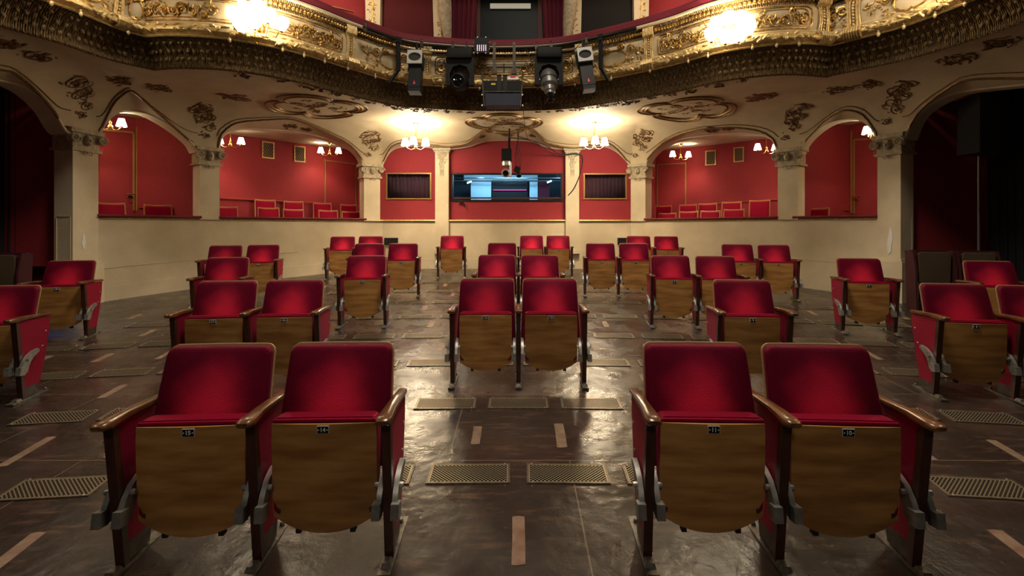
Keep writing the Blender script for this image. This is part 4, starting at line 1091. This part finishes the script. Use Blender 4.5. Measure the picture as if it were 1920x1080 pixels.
# panel ornaments between straps
def frame_line(m, s0, s1, z0, z1, r):
    pts = []; c = .07
    def arc(cx_, cz, a0): return [(cx_+c*math.cos(a0+PI/2*k/5), cz+c*math.sin(a0+PI/2*k/5)) for k in range(6)]
    loop = arc(s1-c, z1-c, 0)+[(s1-c-(s1-s0-2*c)*k/12, z1) for k in range(1, 12)]+arc(s0+c, z1-c, PI/2)+arc(s0+c, z0+c, PI)+[(s0+c+(s1-s0-2*c)*k/12, z0) for k in range(1, 12)]+arc(s1-c, z0+c, 1.5*PI)
    m.tube([BP(a, z, .008) for a, z in loop], r, 6, closed=True)
sdd = 500
bounds = [SA[0]+.1]+SS+[SA[-1]-.1]
for a, b in zip(bounds, bounds[1:]):
    L_ = b-a
    if L_ < .35: continue
    m = MB(); a2, b2 = a+.12, b-.12; L2 = b2-a2; mid = (a+b)/2; zc = ZS+.70
    if L2 > 1.5:
        frame_line(m, a2+.04, b2-.04, ZS+.56, ZS+.86, .011); frame_line(m, a2+.08, b2-.08, ZS+.595, ZS+.825, .006)
        k = 0; n_ = int(L2/.105)
        for i in range(n_):
            u = a2+.14+(L2-.28)*i/(n_-1); dist = abs(u-mid)
            if dist < .32 and L2 > 2.2: continue
            ornament(m, BP(u, zc+.05*math.sin(i*1.9), .01), BR(u), .095, sdd, 15, .7); sdd += 1
            scroll(m, BP(u, zc-.03, .015), BR(u), .06, 1.4, 1 if i % 2 else -1, .010, start=i)
    else:
        # cartouche with scrolls
        rx = min(.24, L2*.3); pts = [BP(mid+rx*math.cos(t), zc-.04+.13*math.sin(t), .012) for t in [2*PI*k/32 for k in range(32)]]
        m.tube(pts, .012, 6, closed=True)
        for sg in (-1, 1):
            scroll(m, BP(mid+sg*rx*.55, zc+.12, .02), BR(mid), .055, 1.8, sg, .017, start=0); scroll(m, BP(mid+sg*(rx+.09), zc+.06, .02), BR(mid), .065, 1.7, -sg, .015, start=PI)
            u = mid+sg*(rx+.10)
            if a2 < u < b2: ornament(m, BP(u, zc-.10, .01), BR(u), .09, sdd, 14, .45); sdd += 1
            if L2 > .9: u = mid+sg*(rx+.26); ornament(m, BP(u, zc, .01), BR(u), .11, sdd, 16, .45); sdd += 1
        ornament(m, BP(mid, zc-.19, .01), BR(mid), .07, sdd, 9, .4); sdd += 1
    bpart(m, 'gilded_relief', gold)
lm = MB(); L_ = 0
# ---------------------------------------------------------------- lamps
def shade_profile(r0, r1, h, flip=False):
    pr = [(r0, h), (r0*1.12, h*.85), (r0+(r1-r0)*.55, h*.5), (r0+(r1-r0)*.85, h*.2), (r1, 0)]
    return pr
def lamp_thing(name, lab, cat, base, arms, hang, shade_r, shade_h, power, group, canopy_z=None, smat=None):
    """hanging chandelier: base is the ceiling point, arms a list of (dx, dy)"""
    t = thing(name, lab, cat, base, 0, group)
    m = MB(); m.lathe([(0, 0), (.06, 0), (.055, -.02), (.02, -.045), (.012, -.06)], n=12); m.build('ceiling_rose', brass, t)
    m = MB(); m.tube([(0, 0, -.04), (0, 0, -hang)], .007, 8); m.lathe([(.007, .05), (.022, .03), (.012, .0), (.030, -.02), (.04, -.05), (.02, -.085), (.008, -.10), (0, -.11)], (0, 0, -hang), 10); m.build('stem', brass, t)
    for dx, dy in arms:
        m = MB(); pts = []
        for k in range(9):
            u = k/8; pts.append((dx*u, dy*u, -hang-.05-.055*math.sin(PI*u)+.02*u))
        m.tube(pts, .007, 6); m.lathe([(.0, -.02), (.02, -.012), (.026, .0), (.012, .012)], (dx, dy, -hang-.02), 10); m.build('arm', brass, t)
        m = MB(); m.lathe(shade_profile(shade_r*.55, shade_r, shade_h), (dx, dy, -hang-.02), 16); m.build('lamp_shade', smat or shadem, t, fix=False)
        lamp('POINT', 'bulb_light', (dx, dy, -hang-.02+shade_h*.55), power, WARM, .02, t)
    return t
for px, py, dd, lab in ((780, 235, 10.2, 'brass three-armed chandelier under the balcony, left of centre'), (1114, 237, 10.15, 'brass three-armed chandelier under the balcony, right of centre')):
    x = (px-CX)*dd/F; lamp_thing('chandelier', lab, 'chandelier', (x, dd, ZS-.002), [(-.22, -.02), (.21, -.04), (-.01, -.22)], .47, .085, .15, 45, 'chandeliers under the balcony', smat=chandshade)
for px, py, side, lab in ((432, 272, 'L', 'two-armed brass ceiling lamp, left one in the wide left box'), (618, 289, 'L', 'two-armed brass ceiling lamp, right one in the wide left box'), (1276, 296, 'R', 'two-armed brass ceiling lamp, left one in the wide right box'), (1437, 284, 'R', 'two-armed brass ceiling lamp, right one in the wide right box')):
    dd = {432: 9.9, 618: 11.6, 1276: 11.7, 1437: 10.2}[px]; p = P(px, py, dd)
    lamp_thing('box_lamp', lab, 'lamp', (p.x, p.y, BOXC-.002), [(-.20, -.03), (.20, .03)], BOXC-p.z-.05, .075, .13, 24, 'ceiling lamps in the boxes')
for px, py, dd, lab in ((207, 238, 7.95, 'two-armed brass lamp in the small left box'), (1634, 256, 8.35, 'two-armed brass lamp in the small right box')):
    p = P(px, py, dd); lamp_thing('box_lamp', lab, 'lamp', (p.x, p.y, BOXC-.002), [(-.14, -.08), (.10, .10)], BOXC-p.z-.05, .075, .13, 16, 'lamps in the small boxes')
def bracket(pxc, shades, lab):
    s = s_of(pxc, 4.2); R = BR(s); c = BP(s, ZS+.55, .04); t = thing('wall_sconce', lab, 'wall lamp', c, 0, 'bracket lamps on the balcony front')
    m = MB(); m.blob((0, 0, .0), (.075, .06, .105), R, 12, 8); m.blob(R @ Vector((0, -.06, 0)), (.015, .02, .03), R, 6, 5)
    for sx in (-1, 1): m.blob(R @ Vector((sx*.03, -.052, .03)), (.013, .01, .008), R, 6, 4); ornament(m, R @ Vector((sx*.09, 0, .03)), R, .07, 800+sx, 10)
    m.blob(R @ Vector((0, -.05, -.045)), (.03, .014, .008), R, 6, 4); ornament(m, R @ Vector((0, .0, .12)), R, .08, 811, 10); ornament(m, R @ Vector((0, 0, -.14)), R, .09, 812, 14)
    m.build('mask', gold, t)
    for k, (px, py) in enumerate(shades):
        dd = c.y-.12-.05*(k % 2); p = P(px, py, dd)-c
        m = MB(); st = R @ Vector((0, -.03, -.10)); low = Vector((p.x*.8, p.y*.6-.05, -.17)); m.tube([st.lerp(low, u) for u in (0, .5)]+[low, Vector((p.x, p.y, -.02+p.z*.2)), Vector((p.x, p.y, p.z-.09))], .006, 6); m.lathe([(.0, -.02), (.022, -.01), (.026, .0)], (p.x, p.y, p.z-.08), 8); m.build('arm', brass, t)
        m = MB(); m.lathe([(.028, -.07), (.05, -.05), (.082, 0), (.095, .06), (.09, .10)], p, 14); m.build('lamp_shade', bracketshade, t, fix=False)
        if k % 2 == 0: lamp('POINT', 'bulb_light', p+Vector((0, 0, .05)), 34, WARM, .03, t)
    return t
bracket(484, [(437, 32), (460, 20), (484, 18), (503, 32), (528, 48), (450, 50), (478, 44)], 'blazing glass-shaded bracket lamp on the balcony front, left of centre')
bracket(1366, [(1334, 68), (1345, 48), (1366, 38), (1390, 40), (1404, 55), (1385, 68), (1360, 72)], 'blazing glass-shaded bracket lamp on the balcony front, right of centre')
bracket(1775, [(1750, -35), (1775, -45), (1800, -40), (1765, -18), (1790, -22)], 'bracket lamp on the balcony front at the upper right picture edge')
bracket(90, [(65, -48), (90, -58), (115, -52), (78, -34), (105, -36)], 'bracket lamp on the balcony front above the upper left picture edge')

# ================================================================ UPPER TIER
m = MB(); rows_ = []
for i in range(161):
    px = 60+(1760-60)*i/160; a = WO(px, .3, 3.95); rows_.append([a, Vector((a.x, a.y, 7.6))])
m.grid(rows_); struct('wall_back', m, redwall)
m = MB(); m.grid([[WO(60+1700*i/60, .35, 7.55), Vector((WO(60+1700*i/60, 0, 0).x*.8, WO(60+1700*i/60, 0, 0).y-2.2, 7.55))] for i in range(61)]); struct('ceiling', m, soffitm)
d = 11.45
def uptop(px0, px1, py0, py1, m_, nm, th=.1, yy=d, **kw):
    b = MB(); a, c = PX(px0, yy), PX(px1, yy); zz0, zz1 = Z(py1, yy), Z(py0, yy); b.box(((a+c)/2, yy, (zz0+zz1)/2), (c-a, th, zz1-zz0)); return b
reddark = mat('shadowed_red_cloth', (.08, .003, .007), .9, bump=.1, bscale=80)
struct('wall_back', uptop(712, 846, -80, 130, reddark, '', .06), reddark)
struct('wall_back', uptop(1090, 1188, -80, 130, curtaindark, '', .06), curtaindark)
# centre window of the tier
b = uptop(845, 1092, -80, 130, upglass, '', .04, d+.05); wv_ = struct('window_4', b, upglass)
b = MB()
for px in (897, 1012):
    a = PX(px, d-.02); b.box((a, d-.02, Z(20, d)), (.09, .06, 2.6))
b.build('mullion', mullionm, wv_)
tag(uptop(919, 995, 7, 16, strip, '', .04, d-.02).build('light_strip', strip), 'pale louvred lamp strip behind the upper tier window', 'lamp')
for a_, b_, sd_, lab in ((843, 888, 1, 'plum curtain gathered at the left of the upper window'), (1024, 1062, -1, 'plum curtain gathered at the right of the upper window')):
    m = MB(); rr = []
    for j in range(25):
        v = j/24; py = -70+200*v; row = []
        for i in range(41):
            u = i/40; inner = b_ if sd_ > 0 else a_; outer = a_ if sd_ > 0 else b_
            pull = math.sin(min(1, v*1.1)*PI*.9)*10*sd_
            px = outer+(inner+(10 if sd_ > 0 else -10)-outer)*u*(1-.25*abs(v-.2)); q = P(px, py, d-.15+.03*math.sin(u*34)); row.append(q)
        rr.append(row)
    m.grid(rr); tag(m.build('curtain', curtainm), lab, 'curtain', 'curtains of the upper window')
def caryatid(pc, w0, w1, lab, figure):
    x = PX(pc, d-.12); zb = 4.0; t = thing('tier_pilaster', lab, 'pilaster', (x, d-.12, zb), 0, 'gilded pilasters of the upper tier'); m = MB()
    hw0 = w0*d/F/2; hw1 = w1*d/F/2
    m.prism([(-hw0, 0), (hw0, 0), (hw1, 3.5), (-hw1, 3.5)], lambda p, a: Vector((p[0], a, p[1])), -.08, .10); m.build('shaft', plaster, t)
    g = MB(); I = Matrix.Identity(3)
    for k in range(18): ornament(g, (0, -.09, .75+.15*k), I, .06+.004*k, 900+k+int(pc), 8, .4)
    g.tube([(0, -.085, .7), (0, -.085, 3.4)], .012, 6); g.build('gilded_relief', gold, t)
    if figure:
        f = MB(); sg = figure
        # draped half figure bending out of the pilaster
        pts = [(sg*.06, -.14, 3.6), (sg*.08, -.16, 2.6), (sg*.12, -.16, 2.2), (sg*.15, -.14, 1.9), (sg*.16, -.11, 1.45)]
        f.tube(pts, [.15, .155, .13, .09, .03], 14)
        for k in range(9):
            a = -1.3+k*.33; f.tube([(sg*.06+.14*math.sin(a), -.14-.13*math.cos(a), 3.5), (sg*.10+.13*math.sin(a+.25), -.16-.12*math.cos(a+.25), 2.4), (sg*.15+.05*math.sin(a+.5), -.13-.06*math.cos(a+.5), 1.75)], .018, 6)
        f.build('draped_figure', capstone, t)
caryatid(701, 20, 30, 'gilded cream pilaster of the upper tier, far left one', 0); caryatid(829, 20, 36, 'upper tier pilaster with draped figure, left of the dark window', 1)
caryatid(1074, 22, 34, 'upper tier pilaster with draped figure, right of the dark window', -1); caryatid(1201, 20, 30, 'gilded cream pilaster of the upper tier, far right one', 0)
for px in (625, 1275): q = WO(px, -.9, 6.9); lamp('POINT', 'tier_box_light', q, 45, WARM, .12)
# thin gilt frames on the red walls of the tier
for pts in ([(608, 6), (672, 22), (672, 60)], [(608, 6), (608, 30)], [(1232, 46), (1300, 26), (1300, 0)]):
    m = MB(); m.tube([WO(px, .28, Z(py, WO(px, .28, 0).y)) for px, py in pts], .012, 6); struct('trim_%d' % tn, m, brassframe); tn += 1

# ================================================================ SIDE AISLES (dark)
def wallpoly(pts, z0, z1, nm, m_):
    m = MB(); m.grid([[(x, y, z0), (x, y, z1)] for x, y in pts]); return struct(nm, m, m_)
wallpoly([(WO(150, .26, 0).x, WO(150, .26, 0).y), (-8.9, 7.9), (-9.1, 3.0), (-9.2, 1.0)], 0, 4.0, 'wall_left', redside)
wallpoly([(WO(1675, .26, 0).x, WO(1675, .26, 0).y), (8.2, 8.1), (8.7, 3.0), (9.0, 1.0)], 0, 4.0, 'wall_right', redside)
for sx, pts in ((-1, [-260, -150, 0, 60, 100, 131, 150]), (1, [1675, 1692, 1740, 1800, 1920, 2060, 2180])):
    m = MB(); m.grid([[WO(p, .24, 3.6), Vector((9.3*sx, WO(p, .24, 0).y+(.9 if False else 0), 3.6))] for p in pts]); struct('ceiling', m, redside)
m = MB(); rr = []
for i in range(121):
    u = i/120; q = P(1858+190*u, 400, 7.4-1.2*u); y = q.y+.05*math.sin(u*80); rr.append([(q.x, y, fz(y)), (q.x-.06, y, 3.58)])
m.grid(rr); tag(m.build('curtain', curtaindark), 'black stage curtain hanging at the right picture edge', 'curtain')
m = MB(); rr = []
for i in range(61):
    u = i/60; q = P(45-110*u, 400, 7.3-.2*u); y = q.y+.05*math.sin(u*50); rr.append([(q.x, y, fz(y)), (q.x, y, 3.58)])
m.grid(rr); tag(m.build('curtain', curtaindark), 'black stage curtain hanging at the left picture edge', 'curtain')
p = P(1845, 235, 6.9); t = thing('loudspeaker', 'black loudspeaker hung high in the dark right side aisle', 'loudspeaker', (p.x, p.y, p.z))
m = MB(); m.box((0, 0, 0), (.46, .36, .82), taper=.95); m.build('cabinet', curtaindark, t); m = MB(); m.box((0, -.175, 0), (.40, .02, .74)); m.build('speaker_grille', curtaindark, t)
m = MB(); m.tube([(0, 0, .4), (0, 0, 3.6-p.z)], .02, 8); m.build('hanging_rod', blackmetal, t)
q = P(1835, 480, 7.2); m = MB(); m.tube([(q.x, q.y, fz(q.y)), (q.x, q.y, Z(285, 7.2))], .018, 8); tag(m.build('metal_pole', greymetal), 'thin grey metal pole before the dark red right wall', 'pole')

# ================================================================ STAGE LIGHTING ON THE BALCONY
BARZ = ZS+.98
def bar_pt(px, o=.52, z=BARZ): s = s_of(px, 4.7, o); return BPo(s, o, z)
def barz(px): return BARZ
t = thing('lighting_bar', 'black steel lighting pipe running along the balcony handrail', 'lighting bar', bar_pt(945)); O = Vector(t.location)
s0, s1 = s_of(680, 0, .52), s_of(1192, 0, .52)
m = MB(); m.tube([BPo(s0+(s1-s0)*i/60, .52, BARZ)-O for i in range(61)], .027, 10); m.build('pipe', blackmetal, t)
m = MB(); m.tube([BPo(s0+(s1-s0)*(.15+.7*i/50), .50, BARZ-.09)-O for i in range(51)], .013, 8); m.build('cable_pipe', silver, t)
for px, dx in ((747, -1), (1127, 1)):
    s = s_of(px, 0, .5); m = MB(); R = BR(s); p0 = BPo(s, .50, BARZ)-O; 
    m.box(p0+Vector((0, 0, -.25)), (.065, .05, .55), R); q0 = p0+Vector((0, 0, -.50)); q1 = q0+R @ Vector((dx*.10, .12, -.22)); m.tube([q0, q1], .032, 6); m.box(p0, (.09, .08, .09), R); m.build('support_bracket', blackmetal, t)
for px in (684, 790, 848, 876, 1005, 1035, 1100):
    m = MB(); p0 = bar_pt(px)-O; m.box(p0+Vector((0, 0, -.01)), (.05, .07, .085)); m.lathe([(.012, 0), (.012, .05), (.02, .055), (0, .06)], p0+Vector((0, 0, .03)), 8); m.build('pipe_clamp', darksteel, t)
def hangpt(px): return bar_pt(px, .56)
def profile_spot(px, tilt, lab):
    p = hangpt(px)-Vector((0, 0, .22)); t = thing('profile_spotlight', lab, 'stage light', p, 0, 'slim spotlights on the lighting bar'); A = Matrix.Rotation(tilt, 3, 'Y') @ Matrix.Rotation(-.22, 3, 'X')
    m = MB(); m.box(A @ Vector((0, -.02, -.43)), (.21, .18, .44), A); m.box(A @ Vector((0, -.02, -.67)), (.20, .16, .10), A, taper=1.05); m.build('housing', blackmetal, t)
    m = MB(); 
    c = A @ Vector((0, -.05, -.13)); fr = .125
    # square frame round an oval mouth
    ring = []; n = 24
    for k in range(n):
        a = 2*PI*k/n+PI/4; sq = 1/max(abs(math.cos(a)), abs(math.sin(a))); ring.append((Vector((math.cos(a)*sq*fr, 0, math.sin(a)*sq*fr)), Vector((math.cos(a)*.105, 0, math.sin(a)*.078))))
    vs = []
    for yy in (-.13, -.10):
        for o_, i_ in ring: vs += [c+A @ (o_+Vector((0, yy, 0))), c+A @ (i_+Vector((0, yy, 0)))]
    fs = []
    for k in range(n):
        a, b = 2*k, 2*((k+1) % n); fs += [(a, b, b+1, a+1), (a+2*n, a+1+2*n, b+1+2*n, b+2*n), (a, a+2*n, b+2*n, b), (a+1, b+1, b+1+2*n, a+1+2*n)]
    m.add(vs, fs); m.build('front_frame', framegrey, t)
    m = MB(); m.box(c+A @ Vector((0, .0, 0)), (.235, .20, .235), A); m.build('lens_box', blackrub, t)
    m = MB(); m.tube([(0, 0, .22), (0, 0, -.05)], .02, 6); m.tube([A @ Vector((-.13, -.02, -.3)), Vector((-.13, 0, -.05)), Vector((.13, 0, -.05)), A @ Vector((.13, -.02, -.3))], .012, 6); m.build('yoke', blackmetal, t)
    m = MB(); m.prism([(-.02, -.60), (.02, -.60), (0, -.53)], lambda q, a: A @ Vector((q[0], a, q[1])), -.113, -.111); m.build('warning_sticker', redlabel, t)
profile_spot(781, 0, 'slim black spotlight with square grey front, left end of the lighting bar'); profile_spot(1092, -.12, 'slim black spotlight with square grey front, right end of the lighting bar')
def moving_head(px, head, lab):
    p = hangpt(px); t = thing('moving_head_light', lab, 'stage light', p, 0, 'moving head lights on the lighting bar')
    m = MB(); m.rounded(lambda x, b, h: Vector((x, -.16+b, -.08-h)), .22, .22, 0, .32, .17, .01, rc=.03); m.tube([(-.12, 0, .0), (-.12, 0, -.09)], .015, 6); m.tube([(.12, 0, .0), (.12, 0, -.09)], .015, 6); m.build('base', blackmetal, t)
    m = MB()
    arch = [(-.245, -.70), (-.245, -.22), (.245, -.22), (.245, -.70), (.16, -.70), (.175, -.50), (.12, -.38), (0, -.345), (-.12, -.38), (-.175, -.50), (-.16, -.70)]
    m.prism(arch, lambda q, a: Vector((q[0], a, q[1])), -.07, .07); m.build('yoke', blackmetal, t)
    c = Vector((0, 0, -.62))
    if head == 'lens':
        ax = Vector((-.12, -.9, -.22)).normalized(); pr = [(0, -.20), (.12, -.19), (.165, -.08), (.165, .06), (.135, .10), (.135, .16), (.115, .17), (.10, .15), (.0, .14)]; m = MB(); m.lathe(pr, c, 24, axis=ax); m.build('lamp_head', blackmetal, t)
        m = MB(); m.lathe([(.085, .150), (.05, .162), (0, .168)], c, 20, axis=ax); m.build('lens', glassblack, t)
    else:
        ax = Vector((.05, -.45, -.85)).normalized(); pr = [(0, -.22), (.11, -.21), (.15, -.12), (.15, -.02), (.13, -.01), (.13, .03), (.155, .04), (.15, .13), (.10, .17), (.095, .25), (.075, .27), (.072, .33)]; m = MB(); m.lathe(pr, c, 24, axis=ax); m.build('lamp_head', greymetal, t)
        m = MB(); m.lathe([(.074, .32), (.078, .34), (.078, .42), (.06, .43), (0, .40)], c, 20, axis=ax); m.build('lens_barrel', glassblack, t)
    m = MB()
    for sx in (-1, 1): m.lathe([(.05, -.02), (.05, .02), (0, .02)], c+Vector((sx*.175, 0, 0)), 14, axis=(sx, 0, 0))
    m.build('tilt_hub', darksteel, t)
moving_head(861, 'lens', 'black moving head light with round lens facing the camera, left of the projector'); moving_head(1028, 'barrel', 'grey barrelled moving head light tilted downwards, right of the projector')
p = hangpt(904); t = thing('led_panel_light', 'small black square light with rows of pink diodes above the handrail', 'stage light', p+Vector((0, 0, .0)))
m = MB(); m.box((0, 0, .02), (.26, .10, .27)); m.build('housing', blackmetal, t)
m = MB()
for i in range(5):
    for j in range(4): m.box((-.075+.037*i, -.052, -.07+.028*j), (.014, .008, .020))
m.build('led_array', ledm, t)
m = MB()
for x_ in (-.09, .09, ):
    for z_ in (-.12, .16): m.lathe([(0, .01), (.012, .006), (.012, 0)], (x_*.8, -.05, z_), 8, axis=(0, -1, 0))
for x_ in (-.132, .132):
    for z_ in (-.03, .09): m.lathe([(0, .012), (.010, .006), (.010, -.01)], (x_, 0, z_), 8, axis=(x_, 0, 0))
m.build('corner_bolt', whitepaint, t)
# projector in its cage
yy = bar_pt(942).y-.12
def pl(px, py, dy=0): return P(px, py, yy+dy)
c = pl(942, 160); t = thing('projector', 'black projector hanging in a steel cage at the balcony centre', 'projector', c)
def bx2(m, px0, px1, py0, py1, y0, y1, rot=None):
    a = P(px0, py1, yy+y0)-c; b = P(px1, py0, yy+y0)-c; m.box(((a.x+b.x)/2, (y0+y1)/2, (a.z+b.z)/2), (b.x-a.x, y1-y0, b.z-a.z), rot)
m = MB(); bx2(m, 906, 978, 151, 172, -.18, .30); m.build('body', blackmetal, t)
m = MB(); bx2(m, 910, 976, 175, 197, -.22, .1); m.build('front_cover', screenm, t)
m = MB(); bx2(m, 932, 940, 139, 172, -.20, -.17); bx2(m, 943, 951, 139, 172, -.20, -.17); m.build('strap', blackrub, t)
m = MB(); bx2(m, 951, 972, 141, 149, -.19, -.16); m.build('warning_label', whitelabel, t)
m = MB(); bx2(m, 957, 967, 142.5, 145.5, -.195, -.185); m.build('red_marking', redlabel, t)
m = MB(); bx2(m, 921, 929, 156, 159, -.19, -.18); m.build('yellow_marking', yellowlabel, t)
m = MB()
for py in (137, 172): 
    for dy in (-.22, .28): m.tube([pl(904, py, dy)-c, pl(980, py, dy)-c], .010, 6)
for px in (904, 980):
    for dy in (-.22, .28): m.tube([pl(px, 137, dy)-c, pl(px+(2 if px < 940 else -2), 172, dy)-c, pl(px+(4 if px < 940 else -4), 199, dy)-c], .012, 6)
    for py in (137, 172): m.tube([pl(px, py, -.22)-c, pl(px, py, .28)-c], .008, 6)
for px in (927, 964): m.box(pl(px, 108, 0)-c, (.05, .06, .52)); m.box(pl(px, 133, 0)-c, (.09, .12, .08))
m.tube([pl(912, 125, 0)-c, pl(975, 125, 0)-c], .018, 8); m.tube([pl(945, 120, -.05)-c, pl(945, 136, -.05)-c], .012, 8)
m.build('cage', darksteel, t)
m = MB()
for px in (904, 980):
    for py in (178, 198): m.lathe([(0, .012), (.014, .006), (.014, -.01)], pl(px, py, -.23)-c, 8, axis=(0, -1, 0))
m.build('cage_knob', silver, t)
# loose cables on the bar
for k, (a, b) in enumerate(((690, 745), (750, 790), (800, 845), (865, 905), (985, 1010), (1040, 1090), (1090, 1125), (1125, 1160))):
    pa, pb = bar_pt(a), bar_pt(b); m = MB(); m.tube([pa.lerp(pb, u)+Vector((0, -.03, -.02-.20*math.sin(PI*u)*(1+.3*math.sin(7*u+k)))) for u in [i/16 for i in range(17)]], .007, 6)
    tag(m.build('power_cable', blackrub), 'black cable looping below the lighting bar, %s loop from left' % numw[k+1], 'cable', 'cable loops on the lighting bar')

# ptz camera and mounts in front of the control room window
dd = 10.6; def_p = lambda px, py, dy=0: P(px, py, dd+dy)
c = def_p(950, 302); t = thing('security_camera', 'silver pan-tilt camera under a black mount before the control room window', 'camera', c)
m = MB(); m.box(def_p(950, 291)-c, (.22, .22, .26)); m.box(def_p(955, 272)-c, (.05, .05, .34)); m.tube([def_p(955, 272)-c, (def_p(955, 272)-c).xy.to_3d()+Vector((0, 0, ZS-c.z))], .02, 8); m.build('mount_box', blackmetal, t)
m = MB(); q = def_p(950, 306)-c; m.lathe([(0, .06), (.10, .05), (.115, 0), (.11, -.06), (.05, -.07)], q, 20); m.box(q+Vector((.085, 0, -.17)), (.05, .12, .26)); m.build('camera_base', silver, t)
m = MB(); q = def_p(949, 324)-c; ax = (-.1, -1, -.25); m.lathe([(0, -.10), (.085, -.09), (.10, 0), (.09, .10), (.075, .12), (.062, .10), (0, .095)], q, 20, axis=ax); m.build('camera_head', silver, t)
m = MB(); m.lathe([(.06, .101), (.03, .11), (0, .112)], q, 18, axis=ax); m.build('lens', glassblack, t)
c = def_p(971, 300); t = thing('small_spotlight', 'small black lamp dangling on cables right of the camera', 'stage light', c)
m = MB(); m.box(def_p(970, 318)-c, (.13, .14, .12), Matrix.Rotation(.4, 3, 'Y')); m.lathe([(.03, 0), (.06, .1), (.05, .14)], def_p(972, 322)-c, 12, axis=(.1, -.6, -.8)); m.build('housing', blackmetal, t)
m = MB()
for k in range(4): m.tube([Vector((.02*k-.03, 0, (ZS-.02-c.z)))+Vector((.03*math.sin(k+u*6), 0, -u*(ZS-c.z+.18))) for u in [i/14 for i in range(15)]], .006, 5)
m.build('cable', blackrub, t)
def cable(pts, r, lab, closed=False):
    m = MB(); P_ = []
    for i in range(len(pts)-1):
        p0, p1, p2, p3 = pts[max(i-1, 0)], pts[i], pts[i+1], pts[min(i+2, len(pts)-1)]
        for k in range(8):
            t_ = k/8; P_.append(.5*((2*p1)+(p2-p0)*t_+(2*p0-5*p1+4*p2-p3)*t_*t_+(3*p1-p0-3*p2+p3)*t_**3))
    P_.append(pts[-1]); m.tube(P_, r, 6); return tag(m.build('cable', blackrub), lab, 'cable', 'cables of the control room')
cable([P(955, 258, 10.3), P(990, 262, 10.6), P(1022, 272, 11.1), P(1045, 287, 11.3), P(1064, 289, 11.28)], .012, 'black cable sagging from the ceiling to the right pilaster')
cable([P(970, 255, 10.3), P(1000, 265, 10.6), P(1030, 284, 11.1), P(1050, 290, 11.3), P(1064, 291, 11.28)], .009, 'lower thin cable sagging from the ceiling to the right pilaster')
cable([P(1064, 289, 11.28), P(1080, 288, 11.26), P(1092, 295, 11.3), P(1088, 325, 11.33), P(1075, 355, 11.33), P(1058, 373, 11.38)], .014, 'black cable hanging from the right pilaster to the window corner')
cable([P(981, 205, 8.8), P(983, 225, 9.6), P(985, 245, 10.0), P(990, 262, 10.4)], .006, 'thin cable from the projector to the ceiling')
m = MB(); q = P(863, 378, 11.44); m.box(q, (.10, .05, .04)); m.tube([q, q+Vector((.09, 0, -.03)), q+Vector((.10, 0, -.06))], .006, 6); m.box(q+Vector((.10, 0, -.10)), (.025, .02, .07)); tag(m.build('door_latch', blackmetal), 'small latch with hanging tag below the control room window', 'latch')
